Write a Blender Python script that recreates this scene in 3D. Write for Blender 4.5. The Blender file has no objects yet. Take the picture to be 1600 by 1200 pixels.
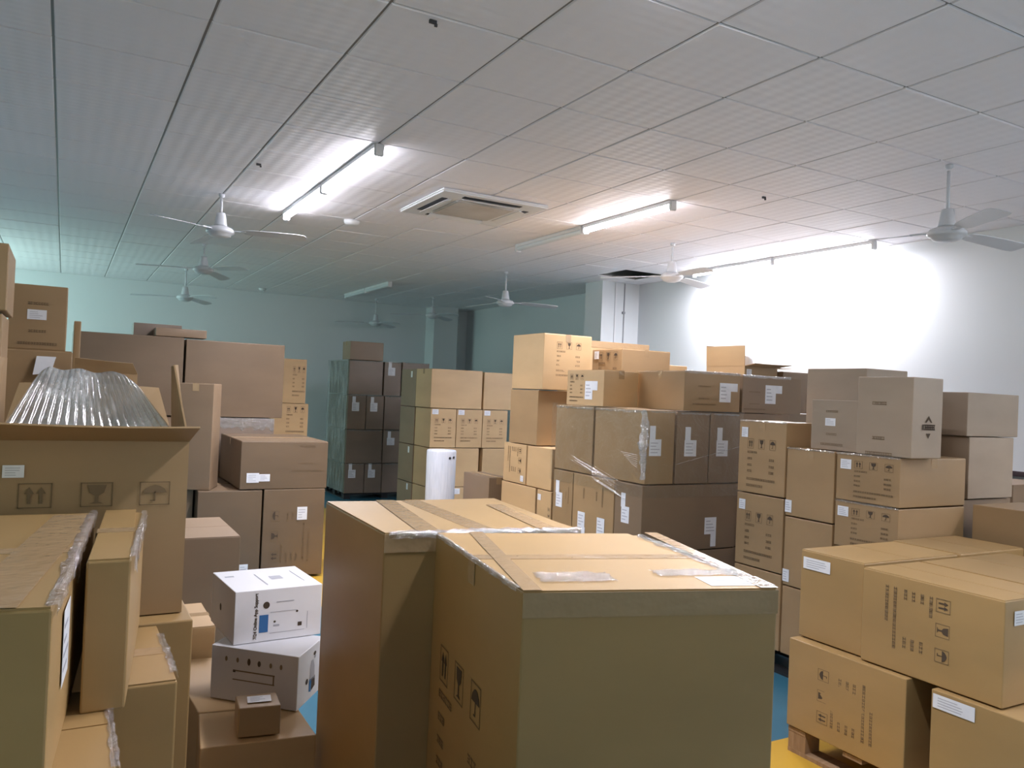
import bpy, bmesh, math, random
from mathutils import Vector, Matrix
random.seed(7)
SC = bpy.context.scene
COL = SC.collection
R = math.radians
CEIL = 3.198

# ------------------------------------------------------------------ camera
cam = bpy.data.cameras.new('camera'); cam_o = bpy.data.objects.new('camera', cam); COL.objects.link(cam_o)
YAW, PITCH, ROLL, FPX = 0.50536, 0.011952, 0.042369, 1264.367
cam.sensor_fit = 'HORIZONTAL'; cam.sensor_width = 36.0; cam.lens = FPX / 1600 * 36.0
cam.clip_start = 0.05; cam.clip_end = 60
_f = Vector((math.sin(YAW)*math.cos(PITCH), math.cos(YAW)*math.cos(PITCH), math.sin(PITCH)))
_r = Vector((math.cos(YAW), -math.sin(YAW), 0)); _u = _r.cross(_f)
_r2 = math.cos(ROLL)*_r + math.sin(ROLL)*_u; _u2 = -math.sin(ROLL)*_r + math.cos(ROLL)*_u
cam_o.matrix_world = Matrix(((_r2.x, _u2.x, -_f.x, 0), (_r2.y, _u2.y, -_f.y, 0), (_r2.z, _u2.z, -_f.z, 1.645), (0, 0, 0, 1)))
SC.camera = cam_o

# ------------------------------------------------------------------ world, daylight, exposure
w = bpy.data.worlds.new('world'); SC.world = w; w.use_nodes = True
w.node_tree.nodes['Background'].inputs[0].default_value = (0.6, 0.75, 0.8, 1)
w.node_tree.nodes['Background'].inputs[1].default_value = 0.3
SC.view_settings.view_transform = 'Standard'; SC.view_settings.look = 'None'
SC.view_settings.gamma = 1.0; SC.view_settings.use_curve_mapping = False
SC.view_settings.exposure = 0.15
TUBE = 40.0                 # emission of a lit tube
DOWN = 78.0                 # watts each lit batten throws downwards
def area(name, loc, rot, sx, sy, col, power):
    l = bpy.data.lights.new(name, 'AREA'); l.shape = 'RECTANGLE'; l.size = sx; l.size_y = sy
    l.color = col; l.energy = power
    o = bpy.data.objects.new(name, l); o.location = loc; o.rotation_euler = rot; COL.objects.link(o)
    return o
# daylight through the green-tinted windows in the left wall and the windows behind the camera
area('daylight_left_far', (-2.15, 12.2, 2.1), (0, R(-90), 0), 1.6, 3.0, (0.68, 1.0, 0.92), 76)
area('daylight_left_near', (-2.15, 0.4, 1.9), (0, R(-90), 0), 1.6, 2.4, (0.76, 1.0, 0.66), 9)
area('daylight_back', (3.9, -3.85, 1.9), (R(90), 0, 0), 3.4, 1.6, (1.0, 0.90, 0.74), 45)

# ------------------------------------------------------------------ materials
def new_mat(name, col=(.5, .5, .5), rough=.6, spec=.5, metal=0.0):
    m = bpy.data.materials.new(name); m.use_nodes = True
    b = m.node_tree.nodes['Principled BSDF']
    b.inputs['Base Color'].default_value = (*col, 1); b.inputs['Roughness'].default_value = rough
    b.inputs['Specular IOR Level'].default_value = spec; b.inputs['Metallic'].default_value = metal
    return m
def N(m, t, **k):
    n = m.node_tree.nodes.new(t)
    for a, v in k.items(): setattr(n, a, v)
    return n
def L(m, a, b): m.node_tree.links.new(a, b)
def bsdf(m): return m.node_tree.nodes['Principled BSDF']
def noisy(m, c1, c2, scale=3.0, stretch=(1, 1, 1), detail=3, bump=0.0, bscale=60, rand=0.0):
    """mottled colour between c1 and c2 + fine bump, a little different on every object"""
    tc = N(m, 'ShaderNodeTexCoord'); mp = N(m, 'ShaderNodeMapping'); mp.inputs['Scale'].default_value = stretch
    L(m, tc.outputs['Object'], mp.inputs[0])
    oi = N(m, 'ShaderNodeObjectInfo')
    no = N(m, 'ShaderNodeTexNoise', noise_dimensions='4D'); no.inputs['Scale'].default_value = scale; no.inputs['Detail'].default_value = detail
    mu = N(m, 'ShaderNodeMath', operation='MULTIPLY'); mu.inputs[1].default_value = 37.0
    L(m, oi.outputs['Random'], mu.inputs[0]); L(m, mu.outputs[0], no.inputs['W']); L(m, mp.outputs[0], no.inputs['Vector'])
    cr = N(m, 'ShaderNodeValToRGB'); cr.color_ramp.elements[0].position = .3; cr.color_ramp.elements[1].position = .7
    cr.color_ramp.elements[0].color = (*c1, 1); cr.color_ramp.elements[1].color = (*c2, 1)
    L(m, no.outputs['Fac'], cr.inputs[0])
    out = cr.outputs[0]
    if rand:
        hs = N(m, 'ShaderNodeHueSaturation'); mr = N(m, 'ShaderNodeMapRange')
        mr.inputs['To Min'].default_value = 1 - rand; mr.inputs['To Max'].default_value = 1 + rand
        L(m, oi.outputs['Random'], mr.inputs[0]); L(m, mr.outputs[0], hs.inputs['Value']); L(m, out, hs.inputs['Color']); out = hs.outputs[0]
    L(m, out, bsdf(m).inputs['Base Color'])
    if bump:
        n2 = N(m, 'ShaderNodeTexNoise'); n2.inputs['Scale'].default_value = bscale
        b = N(m, 'ShaderNodeBump'); b.inputs['Strength'].default_value = bump; b.inputs['Distance'].default_value = .01
        L(m, mp.outputs[0], n2.inputs['Vector']); L(m, n2.outputs['Fac'], b.inputs['Height']); L(m, b.outputs[0], bsdf(m).inputs['Normal'])
    return m
K = {}
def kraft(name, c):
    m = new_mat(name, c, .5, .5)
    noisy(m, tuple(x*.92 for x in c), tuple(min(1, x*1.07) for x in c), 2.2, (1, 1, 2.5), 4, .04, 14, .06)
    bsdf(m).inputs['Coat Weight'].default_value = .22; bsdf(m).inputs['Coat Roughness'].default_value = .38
    return m
K['kraft'] = kraft('kraft_cardboard', (.36, .235, .118))
K['amber'] = kraft('amber_kraft_cardboard', (.385, .245, .098))
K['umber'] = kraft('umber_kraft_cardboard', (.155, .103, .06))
K['pale'] = kraft('pale_kraft_cardboard', (.54, .365, .19))
K['brown'] = kraft('brown_kraft_cardboard', (.25, .17, .105))
K['dark'] = kraft('dark_kraft_cardboard', (.22, .165, .125))
K['grey'] = kraft('greyish_kraft_cardboard', (.34, .265, .195))
K['white'] = noisy(new_mat('white_coated_card', (.75, .77, .82), .35, .5), (.82, .83, .88), (.86, .87, .92), 3)
K['shadecard'] = noisy(new_mat('shaded_white_card', (.36, .34, .35), .5, .4), (.50, .47, .48), (.60, .57, .58), 3)  # white card greyed: shade on the boxes' left sides put into the colour
M = dict(K)
M['tape'] = new_mat('brown_parcel_tape', (.42, .29, .16), .16, .6)
noisy(M['tape'], (.40, .275, .155), (.45, .31, .175), 4, (1, 1, 1), 2, .25, 30)
M['paper'] = noisy(new_mat('white_label_paper', (.78, .80, .86), .5, .3), (.76, .78, .84), (.84, .86, .9), 20)
M['ink'] = new_mat('black_print_ink', (.085, .062, .045), .7, .2)
M['faint'] = new_mat('faded_print_ink', (.21, .145, .085), .7, .2)
M['blueink'] = new_mat('blue_print', (.05, .17, .42), .5, .3)
M['greyink'] = new_mat('pale_grey_print', (.45, .46, .52), .5, .3)
M['wall'] = noisy(new_mat('white_wall_paint', (.7, .72, .73), .75, .2), (.66, .70, .72), (.71, .74, .76), .6, (1, 1, 1), 3, .05, 8)
M['tile'] = new_mat('ceiling_tile', (.88, .855, .885), .55, .35)
M['tbar'] = new_mat('ceiling_grid_metal', (.20, .19, .185), .35, .5, 0)
M['void'] = new_mat('dark_ceiling_void', (.03, .03, .035), .9, .1)
M['plastic'] = new_mat('white_plastic', (.74, .75, .77), .35, .5)
M['enamel'] = noisy(new_mat('fan_white_enamel', (.62, .64, .68), .28, .5), (.60, .62, .66), (.66, .68, .72), 4)
M['darkplastic'] = new_mat('dark_plastic', (.04, .04, .045), .5, .4)
M['chrome'] = new_mat('polished_metal', (.8, .8, .82), .12, .8, 1.0)
M['offtube'] = new_mat('unlit_tube_diffuser', (.66, .70, .74), .3, .5)
M['wood'] = noisy(new_mat('pallet_wood', (.33, .21, .12), .8, .2), (.28, .17, .09), (.40, .26, .15), 6, (1, 8, 1), 4, .3, 40)
M['blackpallet'] = new_mat('black_plastic', (.02, .022, .025), .5, .4)
M['roll'] = noisy(new_mat('white_foam_film', (.66, .70, .80), .4, .4), (.62, .67, .77), (.74, .78, .88), 8, (6, 6, .6), 3, .3, 20)
M['trimdark'] = new_mat('dark_cable_trunking', (.06, .04, .045), .5, .4)

def emit_mat(name, col, s):
    m = bpy.data.materials.new(name); m.use_nodes = True; nt = m.node_tree
    nt.nodes.remove(nt.nodes['Principled BSDF']); e = N(m, 'ShaderNodeEmission')
    e.inputs[0].default_value = (*col, 1); e.inputs[1].default_value = s
    L(m, e.outputs[0], nt.nodes['Material Output'].inputs[0]); return m
M['lit'] = emit_mat('lit_tube_diffuser', (.93, .92, 1.0), TUBE)

def film_mat(name, base, gain, rough, scale, stretch, tint=(.93, .95, .96), bump=.6, cloudy=0.0):
    """thin clear film: mostly see-through, glossy where it turns away or creases"""
    m = bpy.data.materials.new(name); m.use_nodes = True; nt = m.node_tree
    nt.nodes.remove(nt.nodes['Principled BSDF'])
    tc = N(m, 'ShaderNodeTexCoord'); mp = N(m, 'ShaderNodeMapping'); mp.inputs['Scale'].default_value = stretch
    mp.inputs['Rotation'].default_value = (R(20), R(25), R(10))
    L(m, tc.outputs['Object'], mp.inputs[0])
    no = N(m, 'ShaderNodeTexNoise'); no.inputs['Scale'].default_value = scale; no.inputs['Detail'].default_value = 5; no.inputs['Roughness'].default_value = .65
    no.inputs['Distortion'].default_value = .6
    L(m, mp.outputs[0], no.inputs[0])
    bp = N(m, 'ShaderNodeBump'); bp.inputs['Strength'].default_value = bump; bp.inputs['Distance'].default_value = .03
    L(m, no.outputs['Fac'], bp.inputs['Height'])
    tr = N(m, 'ShaderNodeBsdfTransparent'); tr.inputs[0].default_value = (*tint, 1)
    gl = N(m, 'ShaderNodeBsdfGlossy'); gl.inputs['Roughness'].default_value = rough; gl.inputs[0].default_value = (1, 1, 1, 1)
    L(m, bp.outputs[0], gl.inputs['Normal'])
    lw = N(m, 'ShaderNodeLayerWeight'); lw.inputs['Blend'].default_value = .35; L(m, bp.outputs[0], lw.inputs['Normal'])
    ma = N(m, 'ShaderNodeMath', operation='MULTIPLY_ADD'); ma.inputs[1].default_value = gain; ma.inputs[2].default_value = base
    L(m, lw.outputs['Facing'], ma.inputs[0])
    mx = N(m, 'ShaderNodeMixShader'); L(m, ma.outputs[0], mx.inputs[0]); L(m, tr.outputs[0], mx.inputs[1]); L(m, gl.outputs[0], mx.inputs[2])
    out = mx.outputs[0]
    if cloudy:
        df = N(m, 'ShaderNodeBsdfDiffuse'); df.inputs[0].default_value = (.75, .78, .8, 1); L(m, bp.outputs[0], df.inputs['Normal'])
        cr = N(m, 'ShaderNodeValToRGB'); cr.color_ramp.elements[0].position = .42; cr.color_ramp.elements[1].position = .75
        cr.color_ramp.elements[0].color = (0, 0, 0, 1); cr.color_ramp.elements[1].color = (cloudy, cloudy, cloudy, 1)
        L(m, no.outputs['Fac'], cr.inputs[0])
        m2 = N(m, 'ShaderNodeMixShader'); L(m, cr.outputs[0], m2.inputs[0]); L(m, out, m2.inputs[1]); L(m, df.outputs[0], m2.inputs[2]); out = m2.outputs[0]
    L(m, out, nt.nodes['Material Output'].inputs[0]); return m
M['film'] = film_mat('clear_stretch_film', .035, .22, .12, 7, (1, 1, 1), bump=.7)
M['filmc'] = film_mat('cloudy_stretch_film', .06, .3, .18, 6, (3, 3, .7), tint=(.62, .66, .66), bump=.9, cloudy=.38)
M['crinkle'] = film_mat('crinkled_clear_film', .16, .75, .10, 26, (1, 1, 1), bump=1.0, cloudy=.12)
M['cushion'] = film_mat('air_cushion_film', .22, .5, .14, 10, (1, 1, .4), tint=(.80, .82, .84), bump=.25, cloudy=.5)

# ------------------------------------------------------------------ mesh helpers
def obj(name, bm, mat, parent=None, loc=(0, 0, 0), rotz=0.0, smooth=False):
    me = bpy.data.meshes.new(name); bm.normal_update(); bm.to_mesh(me); bm.free()
    if smooth:
        for p in me.polygons: p.use_smooth = True
    for mm in (mat if isinstance(mat, (list, tuple)) else [mat]): me.materials.append(mm)
    o = bpy.data.objects.new(name, me); COL.objects.link(o)
    o.location = loc; o.rotation_euler = (0, 0, rotz)
    if parent: o.parent = parent
    return o
def tag(o, label, cat, group=None):
    o['label'] = label; o['category'] = cat
    if group: o['group'] = group
    return o
def struct(o): o['kind'] = 'structure'; return o
def empty(name, loc, rotz=0.0):
    o = bpy.data.objects.new(name, None); o.location = loc; o.rotation_euler = (0, 0, rotz); o.empty_display_size = .1; COL.objects.link(o); return o
def add_box(bm, x0, x1, y0, y1, z0, z1, mi=0):
    v = [bm.verts.new(p) for p in ((x0, y0, z0), (x1, y0, z0), (x1, y1, z0), (x0, y1, z0), (x0, y0, z1), (x1, y0, z1), (x1, y1, z1), (x0, y1, z1))]
    for q in ((0, 3, 2, 1), (4, 5, 6, 7), (0, 1, 5, 4), (1, 2, 6, 5), (2, 3, 7, 6), (3, 0, 4, 7)):
        f = bm.faces.new([v[i] for i in q]); f.material_index = mi
    return v
def add_prism(bm, pts, o, ax, ay, an, t, mi=0):
    """polygon pts in the plane o + ax*x + ay*y, thickened by t along an"""
    a = [bm.verts.new(o + ax*x + ay*y) for x, y in pts]; b = [bm.verts.new(v.co + an*t) for v in a]
    fs = [bm.faces.new(b)]
    n = len(pts)
    for i in range(n): fs.append(bm.faces.new((a[i], a[(i+1) % n], b[(i+1) % n], b[i])))
    for f in fs: f.material_index = mi
def add_lathe(bm, prof, n=32, c=(0, 0), mi=0):
    rings = []
    for r, z in prof:
        rings.append([bm.verts.new((c[0]+r*math.cos(2*math.pi*i/n), c[1]+r*math.sin(2*math.pi*i/n), z)) for i in range(n)] if r > 1e-6 else [bm.verts.new((c[0], c[1], z))])
    for a, b in zip(rings, rings[1:]):
        for i in range(n):
            j = (i+1) % n
            if len(a) == 1 and len(b) == 1: continue
            if len(a) == 1: f = bm.faces.new((a[0], b[j], b[i]))
            elif len(b) == 1: f = bm.faces.new((a[i], a[j], b[0]))
            else: f = bm.faces.new((a[i], a[j], b[j], b[i]))
            f.material_index = mi
def new(): return bmesh.new()

# ------------------------------------------------------------------ cartons
def edge_film(root, P, h, side, a0, a1, wt, ws, mat='crinkle', seed=0.0):
    """crumpled strip of clear film folded over a top edge; side F/R/B/L, a0..a1 along it, wt on the top, ws down the side"""
    from mathutils import noise
    idx = {'F': (0, 1), 'R': (1, 2), 'B': (2, 3), 'L': (3, 0)}[side]
    p = Vector((*P[idx[0]], h)); q = Vector((*P[idx[1]], h)); t_ = (q-p).normalized(); out = Vector((t_.y, -t_.x, 0)); up = Vector((0, 0, 1))
    bm = new(); n = max(8, int((q-p).length*(a1-a0)/.012)); sec = [(-1, 0), (-.66, 0), (-.33, 0), (0, 0), (0, .33), (0, .66), (0, 1)] if wt > .002 else [(0, .05), (0, .33), (0, .66), (0, 1)]
    rows = []
    for i in range(n+1):
        a = a0+(a1-a0)*i/n; b = p+(q-p)*a; r_ = []
        for k, (u, v) in enumerate(sec):
            d = noise.noise(Vector((a*31+seed, k*1.7, seed*3+root.location.x*5)))
            e = .6+.4*noise.noise(Vector((a*13+seed*2, 5.0, root.location.y*3)))
            off = .0045+.006*abs(d)
            r_.append(bm.verts.new(b+out*(u*wt*e+(off if u == 0 else 0))+up*(-v*ws*e+(off if v == 0 else 0))))
        rows.append(r_)
    for i in range(n):
        for k in range(len(sec)-1): bm.faces.new((rows[i][k], rows[i][k+1], rows[i+1][k+1], rows[i+1][k]))
    return obj('film_edge', bm, M[mat], root, smooth=True)
def film_patch(root, f, u0, v0, u1, v1, seed=0.0):
    """puckered clear tape lying on a carton's top"""
    from mathutils import noise
    bm = new(); nu, nv = 46, 16; g_ = []
    for i in range(nu+1):
        r_ = []
        for j in range(nv+1):
            a, b = i/nu, j/nv; e = noise.noise(Vector((a*5+seed, b*5, 1)))*.03
            p = f.o+f.ax*(f.w*(u0+(u1-u0)*a)+e*.3)+f.ay*(f.h*(v0+(v1-v0)*b)+e*.4)
            r_.append(bm.verts.new(p+f.n*(.0062+.0016*noise.noise(Vector((a*38+seed, b*16, seed))))))
        g_.append(r_)
    for i in range(nu):
        for j in range(nv): bm.faces.new((g_[i][j], g_[i+1][j], g_[i+1][j+1], g_[i][j+1]))
    return obj('clear_tape', bm, M['crinkle'], root, smooth=True)
class Face:
    """a flat face of a carton in local coordinates: origin bottom-left as one looks at it"""
    def __init__(s, o, ax, ay, w, h):
        s.o = Vector(o); s.ax = Vector(ax).normalized(); s.ay = Vector(ay).normalized(); s.n = s.ax.cross(s.ay); s.w = w; s.h = h
def faces_of(P, h):
    """P: four footprint corners (local), counter-clockwise from x0y0"""
    a, b, c, d = [Vector((p[0], p[1], 0)) for p in P]; up = Vector((0, 0, 1))
    F = {'F': Face(a, b-a, up, (b-a).length, h), 'R': Face(b, c-b, up, (c-b).length, h),
         'B': Face(c, d-c, up, (d-c).length, h), 'L': Face(d, a-d, up, (a-d).length, h)}
    t = a + up*h
    F['T'] = Face(t, b-a, d-a, (b-a).length, (d-a).length)
    F['T'].n = up; F['T'].ay = up.cross(F['T'].ax)
    return F
def quad(bm, f, x, y, w, h, lift, mi=0, thick=.0006):
    o = f.o + f.ax*x + f.ay*y + f.n*(lift-thick)
    add_prism(bm, [(0, 0), (w, 0), (w, h), (0, h)], o, f.ax, f.ay, f.n, thick, mi)
LIFT = .0030
# printed blocks, drawn in a unit box (x right, y up)
def block_standard():
    r = random; out = []
    def frame(cx, cy, w, h, t=.007):
        out.extend([(cx-w/2, cy-h/2, w, t, 1), (cx-w/2, cy+h/2-t, w, t, 1), (cx-w/2, cy-h/2, t, h, 1), (cx+w/2-t, cy-h/2, t, h, 1)])
    def row(x, y, n, s, mi=1, gap=.2):
        for i in range(n):
            q = s*(1-gap)
            k = r.choice((0, 1, 2))
            out.append((x+i*s, y, q, q*.22, mi)); out.append((x+i*s, y+q*.75, q, q*.22, mi))
            if k == 0: out.append((x+i*s+q*.4, y, q*.22, q, mi))
            if k == 1: out.append((x+i*s, y, q*.22, q, mi)); out.append((x+i*s, y+q*.38, q, q*.2, mi))
            if k == 2: out.append((x+i*s+q*.78, y, q*.2, q, mi)); out.append((x+i*s+q*.1, y+q*.38, q*.7, q*.2, mi))
    # three handling marks
    frame(.13, .885, .20, .20); frame(.50, .885, .20, .20); frame(.87, .885, .20, .20)
    out += [('poly', [(.085, .82), (.105, .82), (.105, .90), (.125, .90), (.095, .955), (.065, .90), (.085, .90)], 0),
            ('poly', [(.155, .82), (.175, .82), (.175, .90), (.195, .90), (.165, .955), (.135, .90), (.155, .90)], 0),
            ('poly', [(.44, .965), (.56, .965), (.545, .90), (.512, .875), (.512, .825), (.545, .81), (.455, .81), (.488, .825), (.488, .875), (.455, .90)], 0),
            ('poly', [(.79, .89), (.95, .89), (.935, .925), (.90, .95), (.87, .957), (.84, .95), (.805, .925)], 0),
            (.866, .82, .01, .08, 0), (.84, .82, .03, .01, 0)]
    row(.03, .69, 6, .055)
    for y in (.56, .43, .31): row(.03, y, 3, .055); row(.76, y, 3, .06)
    row(.02, .15, 17, .057); row(.02, .02, 10, .057)
    return out
def block_icons():
    return [q for q in block_standard() if (q[0] == 'poly') or (len(q) == 5 and q[1] > .77)]
def block_text3():
    out = []
    for (x, y, n, s) in ((.25, .86, 8, .062), (.28, .30, 7, .062), (.05, .05, 15, .062)):
        for i in range(n):
            out.append((x+i*s, y, s*.8, s*.22, 1)); out.append((x+i*s, y+s*.6, s*.8, s*.2, 1)); out.append((x+i*s+random.choice((0, .3, .55))*s, y, s*.2, s*.8, 1))
    return out
BLK = {'std': block_standard, 'icons': block_icons, 'text3': block_text3}
def draw_block(bm, f, kind, cx, cy, w, h, rot=0, mo=0):
    """rot in quarter turns; w,h are the size as placed on the face"""
    bw, bh = (w, h) if rot % 2 == 0 else (h, w)
    def mp(x, y):
        X, Y = (x-.5)*bw, (y-.5)*bh
        for _ in range(rot % 4): X, Y = -Y, X
        return cx*f.w+X, cy*f.h+Y
    for q in BLK[kind]():
        if q[0] == 'poly': pts = [mp(x, y) for x, y in q[1]]; mi = q[2]
        else:
            x, y, a, b, mi = q; pts = [mp(x, y), mp(x+a, y), mp(x+a, y+b), mp(x, y+b)]
        add_prism(bm, pts, f.o+f.n*(LIFT-.0004), f.ax, f.ay, f.n, .0004, mi+mo)
def label_part(root, f, cx, cy, w, h, lshape=None, lines=True):
    """stuck paper label; lshape: second narrower slip as (dx, dy, w, h)"""
    bm = new(); X, Y = cx*f.w-w/2, cy*f.h-h/2
    quad(bm, f, X, Y, w, h, LIFT+.0010)
    if lshape: quad(bm, f, cx*f.w+lshape[0]-lshape[2]/2, cy*f.h+lshape[1]-lshape[3]/2, lshape[2], lshape[3], LIFT+.0013)
    if lines:
        n = 4
        for i in range(n): quad(bm, f, X+w*.12, Y+h*(.18+.19*i), w*random.uniform(.35, .75), h*.05, LIFT+.0016, 1, .0003)
    return obj('paper_label', bm, [M['paper'], M['greyink']], root)

def carton(label, group, foot, z0, z1, tone='kraft', top='x', marks=(), tape=True, bulge=.004, name='cardboard_box', tape_w=.05, extra_tape=(), films=()):
    """foot: (x0,x1,y0,y1) or four corners. top: direction in which the flap seam runs ('x','y' or None)"""
    if len(foot) == 4 and not isinstance(foot[0], tuple):
        x0, x1, y0, y1 = foot; C4 = [(x0, y0), (x1, y0), (x1, y1), (x0, y1)]
    else: C4 = list(foot)
    cx = sum(p[0] for p in C4)/4; cy = sum(p[1] for p in C4)/4
    P = [(p[0]-cx, p[1]-cy) for p in C4]; h = z1-z0-.003
    bm = new()
    nx = 4
    # body: grid of slightly bulging panels
    def pt(u, v, t):
        a = Vector(P[0])*(1-u)*(1-v)+Vector(P[1])*u*(1-v)+Vector(P[2])*u*v+Vector(P[3])*(1-u)*v
        return Vector((a.x, a.y, h*t))
    rs = [random.uniform(.3, 1.0)*bulge for _ in range(5)]
    F = faces_of(P, h)
    def panel(fn, n, amt):
        g = [[None]*(nx+1) for _ in range(nx+1)]
        for i in range(nx+1):
            for j in range(nx+1):
                a, b = i/nx, j/nx
                g[i][j] = bm.verts.new(fn(a, b)+n*amt*math.sin(math.pi*a)*math.sin(math.pi*b))
        for i in range(nx):
            for j in range(nx): bm.faces.new((g[i][j], g[i+1][j], g[i+1][j+1], g[i][j+1]))
    panel(lambda a, b: pt(a, 0, b), F['F'].n, rs[0]); panel(lambda a, b: pt(1, a, b), F['R'].n, rs[1])
    panel(lambda a, b: pt(1-a, 1, b), F['B'].n, rs[2]); panel(lambda a, b: pt(0, 1-a, b), F['L'].n, rs[3])
    panel(lambda a, b: pt(a, b, 1), Vector((0, 0, 1)), -rs[4]*.3); panel(lambda a, b: pt(b, a, 0), Vector((0, 0, -1)), -rs[4]*.2)
    bmesh.ops.remove_doubles(bm, verts=bm.verts, dist=1e-5)
    # soften the folded edges
    sharp = [e for e in bm.edges if len(e.link_faces) == 2 and e.calc_face_angle(0) > R(60)]
    bmesh.ops.bevel(bm, geom=sharp, offset=.004, segments=2, profile=.5, affect='EDGES')
    for mk in marks:
        if mk[0] not in ('lab', 'labL'): draw_block(bm, F[mk[1]], mk[0], *mk[2:], mo=1)
    root = obj(name, bm, [M[tone], M['ink'], M['faint']], None, (cx, cy, z0+.0015))
    tag(root, label, 'box', group)
    T = F['T']
    if top:
        # the two outer flaps meeting on top: thin boards with a gap along the seam
        bm = new(); g = .0022; th = .0035; e = .003
        if top == 'x':
            for a, b in ((e, T.h/2-g), (T.h/2+g, T.h-e)):
                add_prism(bm, [(e, a), (T.w-e, a), (T.w-e, b), (e, b)], T.o-T.n*.0005, T.ax, (Vector((P[3][0]-P[0][0], P[3][1]-P[0][1], 0))).normalized(), T.n, th)
        else:
            for a, b in ((e, T.w/2-g), (T.w/2+g, T.w-e)):
                add_prism(bm, [(a, e), (b, e), (b, T.h-e), (a, T.h-e)], T.o-T.n*.0005, T.ax, (Vector((P[3][0]-P[0][0], P[3][1]-P[0][1], 0))).normalized(), T.n, th)
        for _ in range(1): obj('flap', bm, M[tone], root)
        if tape:
            bm = new(); tw = tape_w; yv = (Vector((P[3][0]-P[0][0], P[3][1]-P[0][1], 0))).normalized()
            o = T.o+T.n*.003
            if top == 'x':
                add_prism(bm, [(0, T.h/2-tw/2), (T.w, T.h/2-tw/2), (T.w, T.h/2+tw/2), (0, T.h/2+tw/2)], o, T.ax, yv, T.n, .0008)
                ends = (('L', .5), ('R', .5))
            else:
                add_prism(bm, [(T.w/2-tw/2, 0), (T.w/2+tw/2, 0), (T.w/2+tw/2, T.h), (T.w/2-tw/2, T.h)], o, T.ax, yv, T.n, .0008)
                ends = (('F', .5), ('B', .5))
            for k, u in ends:
                f = F[k]; quad(bm, f, f.w*u-tw/2, f.h-.06, tw, .062, .0022)
            for (k, u0, v0, u1, v1) in extra_tape:
                f = F[k]; off = .0052 if k == 'T' else .0024
                quad(bm, f, f.w*u0, f.h*v0, f.w*(u1-u0), f.h*(v1-v0), off)
            obj('tape', bm, M['tape'], root)
    for mk in marks:
        kind, fk = mk[0], mk[1]; f = F[fk]
        if kind == 'lab': label_part(root, f, *mk[2:6])
        elif kind == 'labL':
            cx_, cy_, w_, h_, ls = mk[2:7]; label_part(root, f, cx_, cy_, w_, h_, ls)
    for ef in films:
        if ef[0] == 'T': film_patch(root, F['T'], *ef[1:])
        else: edge_film(root, P, h, *ef)
    return root

# ------------------------------------------------------------------ the room
XL, XR, YB, YF = -2.2, 6.8, -3.9, 14.2
def slab(name, x0, x1, y0, y1, z0, z1, mat):
    bm = new(); add_box(bm, x0, x1, y0, y1, z0, z1); return struct(obj(name, bm, mat))
# floor: blue epoxy with yellow marked lanes
mf = new_mat('painted_floor', (.05, .17, .27), .28, .5)
tc = N(mf, 'ShaderNodeTexCoord'); sx = N(mf, 'ShaderNodeSeparateXYZ'); L(mf, tc.outputs['Object'], sx.inputs[0])
def cmp(out, op, v):
    n = N(mf, 'ShaderNodeMath', operation=op); L(mf, out, n.inputs[0]); n.inputs[1].default_value = v; return n.outputs[0]
def mul(a, b):
    n = N(mf, 'ShaderNodeMath', operation='MULTIPLY'); L(mf, a, n.inputs[0]); L(mf, b, n.inputs[1]); return n.outputs[0]
def mx_(a, b):
    n = N(mf, 'ShaderNodeMath', operation='MAXIMUM'); L(mf, a, n.inputs[0]); L(mf, b, n.inputs[1]); return n.outputs[0]
lane1 = mul(cmp(sx.outputs['X'], 'GREATER_THAN', 1.75), mul(cmp(sx.outputs['X'], 'LESS_THAN', 3.15), cmp(sx.outputs['Y'], 'GREATER_THAN', 5.6)))
lane2 = mul(cmp(sx.outputs['Y'], 'LESS_THAN', 2.83), cmp(sx.outputs['Y'], 'GREATER_THAN', 2.05))
fm = N(mf, 'ShaderNodeMix', data_type='RGBA'); L(mf, mx_(lane1, lane2), fm.inputs[0])
nz = N(mf, 'ShaderNodeTexNoise'); nz.inputs['Scale'].default_value = 2.0; L(mf, tc.outputs['Object'], nz.inputs[0])
c1 = N(mf, 'ShaderNodeValToRGB'); c1.color_ramp.elements[0].color = (.028, .12, .19, 1); c1.color_ramp.elements[1].color = (.045, .17, .25, 1)
c2 = N(mf, 'ShaderNodeValToRGB'); c2.color_ramp.elements[0].color = (.52, .30, .035, 1); c2.color_ramp.elements[1].color = (.62, .38, .05, 1)
L(mf, nz.outputs['Fac'], c1.inputs[0]); L(mf, nz.outputs['Fac'], c2.inputs[0])
L(mf, c1.outputs[0], fm.inputs[6]); L(mf, c2.outputs[0], fm.inputs[7]); L(mf, fm.outputs[2], bsdf(mf).inputs['Base Color'])
slab('floor', XL-.1, XR+.1, YB-.1, YF+.1, -.1, 0, mf)
slab('wall_right', XR, XR+.12, YB-.1, YF+.1, 0, 3.7, M['wall'])
slab('wall_far', XL-.1, XR, YF, YF+.12, 0, 3.7, M['wall'])
def wall_with_openings(name, along, fixed, thick, a0, a1, opens):
    bm = new(); z1 = 3.7
    def bx(p, q, zz0, zz1):
        if along == 'y': add_box(bm, fixed-thick, fixed, p, q, zz0, zz1)
        else: add_box(bm, p, q, fixed-thick, fixed, zz0, zz1)
    cur = a0
    for p, q, s, t in opens:
        bx(cur, p, 0, z1); bx(p, q, 0, s); bx(p, q, t, z1); cur = q
    bx(cur, a1, 0, z1)
    return struct(obj(name, bm, M['wall']))
wall_with_openings('wall_left', 'y', XL, .12, YB, YF, [(-.2, 2.2, 1.1, 2.7), (10.7, 13.7, 1.3, 2.9)])
wall_with_openings('wall_back', 'x', YB, .12, XL-.12, XR+.12, [(2.2, 5.6, 1.1, 2.7)])
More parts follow.
